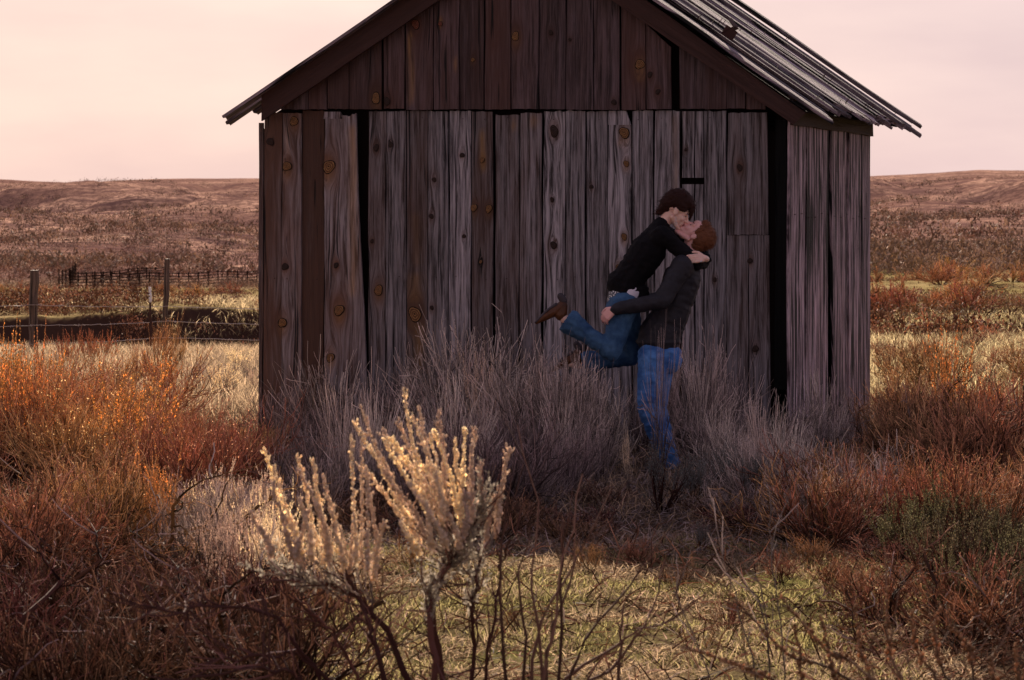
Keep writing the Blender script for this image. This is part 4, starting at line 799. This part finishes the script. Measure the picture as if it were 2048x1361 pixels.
def bare(name,label,Y,lines,mat,r0=.006,twn=40,pal=None,seedn=0):
    x0=lines[0][0][0]; O=Vector(((x0-CX)/F*Y,Y,gnd((x0-CX)/F*Y,Y))); root=empty(name,O,label,'shrub'); a_=Acc(); LL=[]
    for pts in lines:
        P=poly(pts,Y,14); P[1:-1]+=hr.normal(0,.004,(12,3)); LL.append(P); tubes(a_,P[None],np.linspace(r0,r0*.22,14)[None],6,uvt(P[None],6,0,.8,hr))
    LL=np.array(LL)
    if twn: b=branch(LL,twn,.3,.95,.05,.2,.45,.12,.12,5,hr); tubes(a_,b,taper(b,.0022,.001),4,uvt(b,4,.3,1,hr))
    o=a_.build('stems',mat,root); o.matrix_parent_inverse=Matrix.Translation(-O)
    if seedn:
        s_=Acc(); seeds(s_,LL,seedn,.0042,.014,hr,.62,True); o=s_.build('seed_heads',pal,root,True); o.matrix_parent_inverse=Matrix.Translation(-O)
bare('sagebrush','bare forked sagebrush with smooth curving wands beside the pale spikes',9.3,[
 [(1070,1690),(1075,1450),(1085,1340),(1075,1240),(1060,1160),(1075,1020),(1035,850)],
 [(1075,1690),(1080,1400),(1110,1250),(1125,1130),(1165,948)],[(1080,1690),(1090,1361),(1105,1270),(1150,1130),(1225,975)],
 [(1060,1690),(1050,1400),(1048,1260),(1040,1150),(1060,1060)],[(1085,1690),(1120,1361),(1120,1200),(1125,1100),(1122,1030)],
 [(1085,1690),(1130,1400),(1160,1300),(1250,1180),(1345,1050)],[(1090,1690),(1110,1400),(1220,1300),(1280,1260),(1360,1240)],[(1095,1690),(1130,1420),(1230,1330),(1300,1230),(1330,1120)],
 [(1065,1690),(1060,1361),(1090,1220),(1148,1130),(1145,1040)],[(1055,1690),(1010,1361),(1000,1200),(1004,1090),(1012,1000)],[(1230,1690),(1235,1361),(1245,1230),(1262,1180)]],M['t_bark'],.0075,46)
bare('sagebrush','thin pale stalks standing before the shadow edge below the silver sage',10.6,[
 [(1560,1560),(1540,1340),(1520,1180),(1420,1000)],[(1555,1560),(1530,1250),(1480,1150),(1437,1040)],[(1540,1560),(1500,1300),(1447,1130),(1425,1005)],[(1530,1560),(1440,1400),(1360,1200),(1345,1110)],[(1560,1560),(1570,1330),(1545,1150),(1540,1040)]],M['t_grey'],.004,26)
bare('sagebrush','blurred dark limb with rosy seed stalks in the lower right corner',8.2,[
 [(1950,1815),(1800,1450),(1680,1350),(1560,1300),(1440,1150)],[(1950,1815),(1850,1500),(1750,1361),(1640,1290),(1560,1190)],[(1940,1815),(1760,1600),(1600,1400),(1480,1330),(1380,1300)],
 [(1900,1815),(1860,1450),(1800,1361),(1770,1270),(1775,1175)],[(1930,1815),(1890,1450),(1870,1361),(1830,1290),(1825,1220)],[(1950,1815),(1930,1450),(1900,1361),(1870,1290),(1882,1215)],[(1955,1815),(1960,1500),(1950,1361),(1930,1290),(1900,1250)],
 [(1900,1815),(1830,1500),(1760,1400),(1720,1300),(1712,1210)],[(1960,1815),(1990,1500),(2000,1400),(1985,1340),(1990,1300)],[(1900,1815),(1780,1500),(1700,1400),(1660,1330),(1640,1230)],[(1980,1815),(2040,1500),(2050,1400),(2040,1340),(2030,1290)],
 [(1900,1815),(1800,1500),(1640,1420),(1600,1340),(1590,1250)]],M['t_bark'],.007,60,M['seed_brown'],1500)
bare('dead_brush','bleached forked dead branch lying in the lower left corner',11.6,[[(300,1361),(390,1290),(420,1250),(470,1215),(560,1190)],[(380,1300),(410,1290),(425,1330),(432,1350)],[(330,1380),(345,1330),(385,1310),(405,1270)],[(200,1240),(300,1230),(400,1190),(480,1170)]],M['t_pale'],.0075,24)

# ------------------------------------------------------------------ the couple
def ellip(bm, c, ax, r):
    """ax: three orthonormal vectors, r: three radii"""
    q=bmesh.ops.create_icosphere(bm,subdivisions=3,radius=1)['verts']
    for v in q:
        x,y,z=v.co; v.co=Vector(c)+ax[0]*(x*r[0])+ax[1]*(y*r[1])+ax[2]*(z*r[2])
def cap(bm, p, r0, q, r1, flat=None, k=1.):
    """tapered capsule; flat: direction along which the section is scaled by k"""
    b=bmesh.new()
    for c,r in ((p,r0),(q,r1)):
        vs_=bmesh.ops.create_icosphere(b,subdivisions=2,radius=r)['verts']
        for v in vs_:
            if flat is not None: v.co += flat*(v.co.dot(flat))*(k-1)
            v.co+=Vector(c)
    h=bmesh.ops.convex_hull(b,input=b.verts); bmesh.ops.delete(b,geom=[g for g in h['geom_interior'] if isinstance(g,bmesh.types.BMVert)],context='VERTS')
    m=bpy.data.meshes.new('x'); b.to_mesh(m); b.free(); bm.from_mesh(m); bpy.data.meshes.remove(m)
def blob(name, fn, voxel, smooth, mat, parent, wr=None):
    bm=bmesh.new(); fn(bm); me=bpy.data.meshes.new(name); bm.to_mesh(me); bm.free()
    o=bpy.data.objects.new(name,me); C.objects.link(o)
    m=o.modifiers.new('r','REMESH'); m.mode='VOXEL'; m.voxel_size=voxel
    if smooth: s=o.modifiers.new('s','SMOOTH'); s.factor=.5; s.iterations=smooth
    dg=bpy.context.evaluated_depsgraph_get(); dg.update(); ev=o.evaluated_get(dg); me2=bpy.data.meshes.new_from_object(ev); me2.name=name
    o.modifiers.clear(); o.data=me2; bpy.data.meshes.remove(me)
    n=len(me2.vertices); co_=np.zeros(n*3); me2.vertices.foreach_get('co',co_); co_=co_.reshape(-1,3)
    if wr is not None:
        nn=np.zeros(n*3); me2.vertices.foreach_get('normal',nn); co_=co_+nn.reshape(-1,3)*wr(co_)[:,None]; me2.vertices.foreach_set('co',co_.ravel())
    me2.polygons.foreach_set('use_smooth',np.ones(len(me2.polygons),bool)); me2.materials.clear(); me2.materials.append(mat); me2.update()
    o.parent=parent; o.matrix_parent_inverse=Matrix.Translation(-Vector(parent.location)); return o
CY=23.8
def P(px,py,dy=0): return at(px,py,CY+dy)
def skinmat(name, a, b):
    t=NT(name); g_=t.n('ShaderNodeNewGeometry').outputs['Position']; n=t.noise(g_,22,4); t.bsdf(t.mix(n,a,b),.5,.4)
    t.m.node_tree.nodes['Principled BSDF'].inputs['Subsurface Weight'].default_value=.15; t.m.node_tree.nodes['Principled BSDF'].inputs['Subsurface Scale'].default_value=.01; return t.m
M['skin_f']=skinmat('skin_fair',(.78,.50,.41),(.86,.60,.50)); M['skin_m']=skinmat('skin_ruddy',(.74,.38,.35),(.84,.50,.44))
def cloth(name,a,b,sc=30,rough=.85,st=.5):
    t=NT(name); g_=t.n('ShaderNodeNewGeometry').outputs['Position']; n=t.noise(g_,sc,5,.6); f=t.noise(g_,350,3); return t.bsdf(t.mix(t.ramp(n,[(.35,0),(.68,1)]),a,b),rough,.25,t.math('ADD',n,t.math('MULTIPLY',f,.3)),.006,st)
M['jacket']=cloth('charcoal_jacket',(.020,.019,.024),(.030,.029,.036),14,.7)
M['sweater']=cloth('black_knit',(.003,.003,.004),(.006,.005,.007),20,.95)
M['jeans_m']=cloth('blue_jeans',(.030,.105,.32),(.12,.30,.66),9,.85)
M['jeans_f']=cloth('dark_jeans',(.018,.055,.13),(.065,.15,.27),9,.85)
M['shirt']=NT('white_shirt').bsdf((.75,.70,.78),.8)
def hairmat(name,a,b):
    t=NT(name); g_=t.n('ShaderNodeTexCoord').outputs['Object']; n=t.noise(t.mapping(g_,(35,35,160)),1,4,.7); return t.bsdf(t.mix(n,a,b),.6,.15,n,.006,.7)
M['hair_f']=hairmat('dark_brown_hair',(.010,.004,.003),(.045,.014,.009)); M['hair_m']=hairmat('auburn_hair',(.075,.027,.013),(.24,.095,.045))
M['boot']=cloth('brown_leather',(.060,.024,.012),(.12,.045,.018),12,.4,.3); M['sole']=NT('sole').bsdf((.05,.04,.045),.7)
M['silver']=NT('silver').bsdf((.6,.6,.62),.3,.6,metal=.8)
t=NT('belt'); g_=t.n('ShaderNodeNewGeometry').outputs['Position']; v_=t.n('ShaderNodeTexVoronoi'); v_.inputs['Scale'].default_value=70; t.l(g_,v_.inputs['Vector']); t.bsdf(t.mix(t.ramp(v_.outputs['Distance'],[(.3,1),(.5,0)]),(.03,.04,.05),(.75,.75,.75)),.4,.5); M['belt']=t.m
M['lash']=NT('lash').bsdf((.015,.008,.008),.6); M['lips']=NT('lips').bsdf((.35,.06,.06),.4); M['nail']=NT('nail').bsdf((.5,.2,.18),.3)
Yv=Vector((0,1,0))
class Head:
    def __init__(s,o,U,N,k=1.): s.o=Vector(o); s.U=U.normalized(); s.N=(N-N.dot(s.U)*s.U).normalized(); s.S=s.U.cross(s.N); s.k=k
    def p(s,n,u,sd=0): return s.o+(s.N*n+s.U*u+s.S*sd)*s.k
    def ax(s): return (s.N,s.S,s.U)
def headprims(bm,h,neck,rn,fem=False):
    k=h.k; R_=lambda *a:[q*k for q in a]
    ellip(bm,h.p(-.012,.045),h.ax(),R_(.096,.074,.086)); ellip(bm,h.p(.042,-.012),h.ax(),R_(.052,.056,.082))
    ellip(bm,h.p(.060,.050),h.ax(),R_(.034,.052,.040))
    for s_ in (-1,1):
        cap(bm,h.p(.0,-.045,.052*s_),.018*k,h.p(.065,-.088,.022*s_),.015*k)
        cap(bm,h.p(.080,.028,.018*s_),.012*k,h.p(.070,.028,.045*s_),.010*k)          # brow ridge
        ellip(bm,h.p(.066,-.018,.038*s_),h.ax(),R_(.022,.02,.022))                   # cheekbone
        ellip(bm,h.p(-.002,.000,.074*s_),((h.N*.96+h.U*.25).normalized(),(h.S+h.N*-.35*s_).normalized(),(h.U*.96-h.N*.25).normalized()),R_(.018,.010,.032))  # ear
        ellip(bm,h.p(.102,-.024,.010*s_),h.ax(),R_(.010,.008,.008))
    ellip(bm,h.p(.078,-.092),h.ax(),R_(.022,.024,.018)); cap(bm,h.p(.088,.022),.009*k,h.p(.114,-.018),.0125*k)
    ellip(bm,h.p(.092,-.048),h.ax(),R_(.012,.022,.008)); ellip(bm,h.p(.089,-.060),h.ax(),R_(.012,.020,.009)); ellip(bm,h.p(.078,-.052),h.ax(),R_(.020,.034,.030))
    cap(bm,h.p(-.025,-.03),rn*1.0,neck,rn*1.05)
def eyes(h,parent,mat=None,open_=False):
    for s_ in (-1,1):
        a_=bmesh.new(); pts=[h.p(.083,.012+.0*abs(x),(.031+x)*s_)-h.U*(.004*(1-(x/.014)**2)) for x in (-.014,-.007,0,.007,.014)]
        for p_,q_ in zip(pts[:-1],pts[1:]): cap(a_,p_,.0028,q_,.0028)
        me=bpy.data.meshes.new('eyelashes'); a_.to_mesh(me); a_.free(); me.materials.append(M['lash']); o=bpy.data.objects.new('eyelashes',me); C.objects.link(o); o.parent=parent; o.matrix_parent_inverse=Matrix.Translation(-Vector(parent.location))
def simple(name,fn,mat,parent):
    a_=bmesh.new(); fn(a_); me=bpy.data.meshes.new(name); a_.to_mesh(me); a_.free(); me.materials.append(mat); me.polygons.foreach_set('use_smooth',np.ones(len(me.polygons),bool)); o=bpy.data.objects.new(name,me); C.objects.link(o); o.parent=parent; o.matrix_parent_inverse=Matrix.Translation(-Vector(parent.location)); return o
def hand(bm, wrist, d, pn, thumb, curl=(.25,.35,.3), k=1.):
    """d: towards fingers, pn: palm normal (side the fingers curl to), thumb: side direction"""
    d=d.normalized(); pn=(pn-pn.dot(d)*d).normalized(); sd=(thumb-thumb.dot(d)*d-thumb.dot(pn)*pn).normalized(); tips=[]
    for i_,(off,ln) in enumerate(((.030,.068),(.010,.076),(-.010,.071),(-.029,.056))):
        b0=wrist+d*.012*k+sd*off*.6*k; b1=wrist+d*(.088-.004*abs(i_-1))*k+sd*off*k; cap(bm,b0,.015*k,b1,.0125*k)
        cur=b1; dd=d; 
        for j,(fr,cu) in enumerate(zip((.45,.32,.23),curl)):
            dd=(dd*math.cos(cu+.05*i_)+pn*math.sin(cu+.05*i_)).normalized(); pn2=pn; nx=cur+dd*ln*fr*k; cap(bm,cur,(.0098-.0009*j)*k,nx,(.0090-.001*j)*k); cur=nx
        tips.append(cur)
    t0=wrist+d*.025*k+sd*.026*k; t1=t0+(d*.6+sd*.65+pn*.25).normalized()*.038*k; t2=t1+(d*.9+sd*.25+pn*.4).normalized()*.030*k; t3=t2+(d*.95+pn*.4).normalized()*.024*k
    cap(bm,wrist+d*.01*k,.016*k,t0,.015*k); cap(bm,t0,.015*k,t1,.0115*k); cap(bm,t1,.0112*k,t2,.010*k); cap(bm,t2,.010*k,t3,.0085*k); return tips
def folds(amp,fx,fz,seed,w=None):
    def f(c):
        a=fbm(c[:,0]*fx+c[:,2]*fz*.5,c[:,2]*fz-c[:,0]*fx*.3+c[:,1]*4,seed,3); r=(np.abs(a)*-1.6+.35)*amp
        return r if w is None else r*w(c)
    return f
# --- man
man=empty('person',Vector(P(1335,940)),'man in charcoal jacket and blue jeans lifting the woman, head tipped back','person'); man.location.z=0
ch=math.cos(R(24)); sh_=math.sin(R(24))
HM=Head(P(1388,473),Vector((ch,0,sh_)),Vector((-sh_,0,ch)),1.05)
m=dict(neck=P(1386,512),chest=P(1364,560),waist=P(1336,640),pel=P(1319,700),
 sN=P(1364,533,-.17),eN=P(1324,603,-.26),wN=P(1232,618,-.235), sF=P(1372,533,.17),eF=P(1322,600,.26),wF=P(1240,612,.22),
 hN=P(1308,715,-.09),kN=P(1298,815,-.11),aN=P(1342,926,-.11), hF=P(1322,715,.09),kF=P(1310,815,.10),aF=P(1338,924,.10))
def manbody(bm):
    headprims(bm,HM,m['neck'],.056); X_=Vector((1,0,.25)).normalized()
    cap(bm,m['chest'],.115,m['waist'],.11,Yv,1.3); cap(bm,m['waist'],.11,m['pel'],.12,Yv,1.25); cap(bm,m['neck'],.06,m['chest'],.11,Yv,1.2)
    for a,b,c in (('sN','eN','wN'),('sF','eF','wF')): cap(bm,m['chest'],.07,m[a],.055); cap(bm,m[a],.05,m[b],.042); cap(bm,m[b],.04,m[c],.027)
    for a,b,c in (('hN','kN','aN'),('hF','kF','aF')): cap(bm,m['pel'],.1,m[a],.085); cap(bm,m[a],.085,m[b],.055); cap(bm,m[b],.055,m[c],.038)
    hand(bm,m['wN']+Vector((-.010,0,-.002)),Vector((-.62,.18,-.55)),Vector((.5,.85,-.3)),Vector((-.5,.1,.8)),(.5,.5,.4),1.02)
    hand(bm,m['wF'],Vector((-.6,-.5,-.5)),Vector((.3,-.9,0)),Vector((0,0,1)),(.4,.4,.3))
    for a,dx in (('aN',-.0),('aF',.01)):
        q=m[a]+Vector((0,0,-.04)); cap(bm,q,.035,q+Vector((-.15,0,-.01)),.025)
mb=blob('body',manbody,.0042,2,M['skin_m'],man); eyes(HM,man)
def manjacket(bm):
    cap(bm,m['chest']+Vector((.0,0,.0)),.142,m['waist'],.138,Yv,1.28); cap(bm,m['waist'],.138,P(1318,675),.158,Yv,1.18); cap(bm,m['neck']+Vector((-.01,0,-.01)),.066,m['chest'],.135,Yv,1.25)
    for a,b,c in (('sN','eN','wN'),('sF','eF','wF')):
        s_=-1 if a=='sN' else 1
        cap(bm,m['chest']+Vector((0,.05*s_,.03)),.10,m[a],.082); cap(bm,m[a],.084,m[b],.062); cap(bm,m[b],.062,m[b]*.4+m[c]*.6,.054); cap(bm,m[b]*.4+m[c]*.6,.054,m[c],.044)
    # ribbed hem
    ellip(bm,P(1317,684),(Vector((1,0,0)),Yv,Vector((0,0,1))),(.168,.185,.045))
wj=lambda c: 1.0
blob('jacket',manjacket,.008,4,M['jacket'],man,lambda c: (folds(.009,7,15,5)(c)+folds(.003,26,22,9)(c)))
simple('collar',lambda b:(cap(b,m['neck']+Vector((-.03,-.06,.0)),.022,m['neck']+Vector((.045,-.04,.01)),.022),cap(b,m['neck']+Vector((.045,-.04,.01)),.022,m['neck']+Vector((.05,.05,.01)),.022)),M['jacket'],man)
def manjeans(bm):
    ellip(bm,P(1320,706),(Vector((1,0,0)),Yv,Vector((0,0,1))),(.160,.175,.075))
    ellip(bm,P(1337,722,-.06),(Vector((1,0,0)),Yv,Vector((0,0,1))),(.095,.095,.095)); ellip(bm,P(1340,722,.07),(Vector((1,0,0)),Yv,Vector((0,0,1))),(.09,.095,.09))
    for a,b,c,s_ in (('hN','kN','aN',-1),('hF','kF','aF',1)):
        cap(bm,m[a]+Vector((-.005,0,0)),.118,m[b],.088); mid=(m[b]+m[c])/2+Vector((-.004,0,0)); cap(bm,m[b],.088,mid,.082); cap(bm,mid,.082,m[c],.070)
blob('jeans',manjeans,.008,4,M['jeans_m'],man,lambda c: folds(.013,9,17,14)(c)*np.clip(1.3-c[:,2]*.9,.4,1)+folds(.005,25,45,3)(c))
def hairM(bm):
    ellip(bm,HM.p(-.026,.062),HM.ax(),(.106,.088,.090)); ellip(bm,HM.p(-.062,.005),HM.ax(),(.060,.074,.085)); ellip(bm,HM.p(.028,.108),HM.ax(),(.050,.060,.034)); 
    for s_ in (-1,1): ellip(bm,HM.p(.022,.045,.070*s_),HM.ax(),(.018,.014,.038)); ellip(bm,HM.p(-.03,.03,.066*s_),HM.ax(),(.05,.022,.055))
blob('hair',hairM,.006,2,M['hair_m'],man,folds(.006,60,60,2))
def shoe(bm,a,dx=0):
    q=m[a]+Vector((0,0,-.035)); cap(bm,q+Vector((.02,0,0)),.046,q+Vector((-.10,0,-.01)),.042,Vector((0,0,1)),.8); cap(bm,q+Vector((-.10,0,-.012)),.042,q+Vector((-.19,0,-.02)),.034,Vector((0,0,1)),.7)
for a in ('aN','aF'): blob('shoe',lambda b:shoe(b,a),.007,2,M['sole'],man)
# --- woman
wom=empty('person',P(1300,560,0),'woman in black sweater and dark jeans held up, leaning down to kiss the man','person')
an=R(57)
HW=Head(P(1351,424,-.01),Vector((math.cos(an),0,math.sin(an))),Vector((math.sin(an),0,-math.cos(an))),.97)
q=dict(neck=P(1326,448),chest=P(1298,500),waist=P(1256,560),pel=P(1246,602),
 sN=P(1324,470,-.14),eN=P(1393,527,-.11),wN=P(1408,528,.12), sF=P(1326,466,.14),eF=P(1398,500,.24),wF=P(1413,519,.02),
 hN=P(1248,612,-.09),kN=P(1223,703,-.20),aN=P(1128,637,-.16), hF=P(1254,612,.09),kF=P(1262,712,.19),aF=P(1160,730,.20))
HD=(P(1381,519,-.235)-P(1407,516,-.19))
def wombody(bm):
    headprims(bm,HW,q['neck'],.046,True)
    cap(bm,q['neck'],.05,q['chest'],.09,Yv,1.25); cap(bm,q['chest'],.095,q['waist'],.085,Yv,1.3); cap(bm,q['waist'],.085,q['pel'],.105,Yv,1.3)
    for a,b,c in (('sN','eN','wN'),('sF','eF','wF')): cap(bm,q['chest'],.06,q[a],.045); cap(bm,q[a],.04,q[b],.033); cap(bm,q[b],.033,q[c],.023)
    for a,b,c in (('hN','kN','aN'),('hF','kF','aF')): cap(bm,q['pel'],.09,q[a],.085); cap(bm,q[a],.085,q[b],.052); cap(bm,q[b],.052,q[c],.034)
    wr_=P(1410,517,-.185); cap(bm,q['wF'],.024,wr_,.023)
    hand(bm,wr_,Vector((-1,-.10,-.02)),Vector((-.3,.9,-.25)),Vector((-.1,0,1)),(.18,.28,.22),.88)
    hand(bm,q['wN'],Vector((-.7,.6,-.1)),Vector((-.5,-.6,0)),Vector((0,0,1)),(.3,.3,.3),.9)
    cap(bm,q['aN'],.034,P(1112,622,-.16),.03); cap(bm,q['aF'],.034,q['aF']+Vector((-.1,0,.02)),.03)
blob('body',wombody,.0040,1,M['skin_f'],wom); eyes(HW,wom)
simple('lips',lambda b:(cap(b,HW.p(.104,-.050,-.014),.004,HW.p(.107,-.050,.014),.004),cap(b,HW.p(.100,-.059,-.012),.004,HW.p(.103,-.059,.012),.004)),M['lips'],wom)
simple('eyebrows',lambda b:[cap(b,HW.p(.090,.032,.016*s_),.0028,HW.p(.082,.036,.042*s_),.002) for s_ in (-1,1)],M['lash'],wom)
simple('eyebrows',lambda b:[cap(b,HM.p(.091,.034,.016*s_),.0035,HM.p(.082,.036,.044*s_),.0025) for s_ in (-1,1)],M['hair_m'],man)
def sweater(bm):
    cap(bm,q['neck']+Vector((-.012,0,-.015)),.066,q['chest'],.130,Yv,1.25); cap(bm,q['chest'],.133,q['waist'],.116,Yv,1.28); cap(bm,q['waist'],.116,P(1250,572),.118,Yv,1.25)
    cap(bm,P(1240,566),.10,P(1275,588),.09,Yv,1.3)
    for a,b,c in (('sN','eN','wN'),('sF','eF','wF')):
        s_=-1 if a=='sN' else 1
        cap(bm,q['chest']+Vector((.02,.05*s_,.04)),.08,q[a],.068); cap(bm,q[a],.068,q[b],.052); cap(bm,q[b],.052,q[c],.038)
blob('sweater',sweater,.008,3,M['sweater'],wom,folds(.012,14,18,21))
bx_=(q['pel']-q['waist']).normalized()
simple('belt',lambda b:cap(b,q['pel']+bx_*-.035,.117,q['pel']+bx_*-.005,.122,Yv,1.2),M['belt'],wom)
simple('undershirt',lambda b:cap(b,q['pel']+bx_*-.06+Vector((.03,0,.005)),.112,q['pel']+bx_*-.045+Vector((.03,0,.0)),.114,Yv,1.22),M['shirt'],wom)
def wjeans(bm):
    cap(bm,q['pel']+bx_*.02,.118,q['pel']+bx_*.05,.118,Yv,1.25)
    for a,b,c,s_ in (('hN','kN','aN',-1),('hF','kF','aF',1)):
        cap(bm,q[a],.108,q[b],.074); mid=(q[b]+q[c])/2; cap(bm,q[b]+Vector((0,0,-.004)),.072,mid,.064); cap(bm,mid,.064,q[c]+(q[b]-q[c]).normalized()*.08,.088)
        cap(bm,q[c]+(q[b]-q[c]).normalized()*.08,.088,q[c]+(q[b]-q[c]).normalized()*.055,.094)
def cutcuff(o,a,b):
    # open the flared hem: remove what lies beyond the cuff plane
    bm=bmesh.new(); bm.from_mesh(o.data); 
    for A_,B_ in ((q['aN'],q['kN']),(q['aF'],q['kF'])):
        n_=(A_-B_).normalized(); c0=A_-n_*.015; vs_=[v for v in bm.verts if (v.co-c0).dot(n_)>0 and (v.co-A_).length<.25]; bmesh.ops.delete(bm,geom=vs_,context='VERTS')
    bm.to_mesh(o.data); bm.free()
wj_=blob('jeans',wjeans,.007,3,M['jeans_f'],wom,folds(.009,16,16,33)); cutcuff(wj_,0,0)
sm=wj_.modifiers.new('s','SOLIDIFY'); sm.thickness=.004
def hairW(bm):
    ellip(bm,HW.p(-.030,.075),HW.ax(),(.105,.088,.090)); ellip(bm,HW.p(.020,.098),HW.ax(),(.082,.080,.066)); ellip(bm,HW.p(-.080,.030),HW.ax(),(.062,.070,.080)); ellip(bm,HW.p(-.02,.12),HW.ax(),(.085,.075,.055))
    cap(bm,HW.p(-.08,.0),.05,HW.p(-.105,-.075),.022); cap(bm,HW.p(.075,.100,-.03),.035,HW.p(.108,.045,-.046),.014); cap(bm,HW.p(.075,.100,.03),.035,HW.p(.112,.035,.048),.014); cap(bm,HW.p(.112,.035,.048),.014,HW.p(.122,.005,.045),.006)
    for s_ in (-1,1): ellip(bm,HW.p(.010,.055,.066*s_),HW.ax(),(.060,.022,.034))
blob('hair',hairW,.006,2,M['hair_f'],wom,folds(.009,40,50,6))
def strands(o, n, L, flow, up, seed, keep):
    rg=np.random.default_rng(seed); me=o.data; m_=len(me.vertices); c_=np.zeros(m_*3); n_=np.zeros(m_*3); me.vertices.foreach_get('co',c_); me.vertices.foreach_get('normal',n_); c_=c_.reshape(-1,3); n_=n_.reshape(-1,3)
    i=rg.integers(0,m_,n); st_=c_[i]-n_[i]*.003; d_=norm(np.array(flow)-np.sum(np.array(flow)*n_[i],1,keepdims=True)*n_[i]+n_[i]*up+rg.normal(0,.25,(n,3))); P_=pathsfrom(st_,d_,L*rg.uniform(.5,1.2,n),4,np.array([0,0,-.04]),.12,rg)
    a_=Acc(); tubes(a_,P_,taper(P_,.0016,.0006),3); t_=a_.build('tmp',me.materials[0]); bm=bmesh.new(); bm.from_mesh(me); bm.from_mesh(t_.data); bm.to_mesh(me); bm.free(); d=t_.data; bpy.data.objects.remove(t_); bpy.data.meshes.remove(d)
for o_ in list(bpy.data.objects):
    if o_.name.startswith('hair') and o_.parent in (man,wom):
        if o_.parent is man: strands(o_,900,.020,-HM.N*.8+HM.U*.2,.55,1,None)
        else: strands(o_,260,.045,-HW.N-HW.U*.5,.02,2,None)
sgn = -1 if HW.S.y>0 else 1
def earring(b):
    for u in (-.042,-.062,-.084): 
        c_=HW.o+Vector((-.002,-.080,0))+Vector((-.0,0,u)); r_=.006 if u>-.08 else .009
        for k in range(10):
            a0,a1=k*.6283,(k+1)*.6283; cap(b,c_+Vector((math.cos(a0)*r_,0,math.sin(a0)*r_)),.0014,c_+Vector((math.cos(a1)*r_,0,math.sin(a1)*r_)),.0014)
simple('earring',earring,M['silver'],wom)
simple('ring',lambda b:cap(b,P(1401,523.5,-.225),.0055,P(1402.5,523.5,-.222),.0055),M['silver'],wom)
def boot(b,f):
    cap(b,f(1122,630),.046,f(1125,612),.040,Yv,.9); cap(b,f(1125,612),.040,f(1107,624),.040,Yv,.95); cap(b,f(1107,624),.038,f(1091,633),.032,Yv,1.15); cap(b,f(1091,633),.031,f(1073,646),.012,Yv,1.3)
def sole(b,f):
    cap(b,f(1127,602),.030,f(1121,593),.026,Yv,.95); cap(b,f(1112,610),.016,f(1095,621),.012,Yv,2.2); cap(b,f(1095,621),.013,f(1071,645),.008,Yv,3.)
fN=lambda x,y:P(x,y,-.16); fF=lambda x,y:P(x+32,y+96,.20)
for f_ in (fN,fF):
    blob('boot',lambda b:boot(b,f_),.005,3,M['boot'],wom); blob('boot_sole',lambda b:sole(b,f_),.004,1,M['sole'],wom)
for o in list(bpy.data.objects):
    if o.type=='MESH' and o.name.startswith('boot_sole'):
        pass
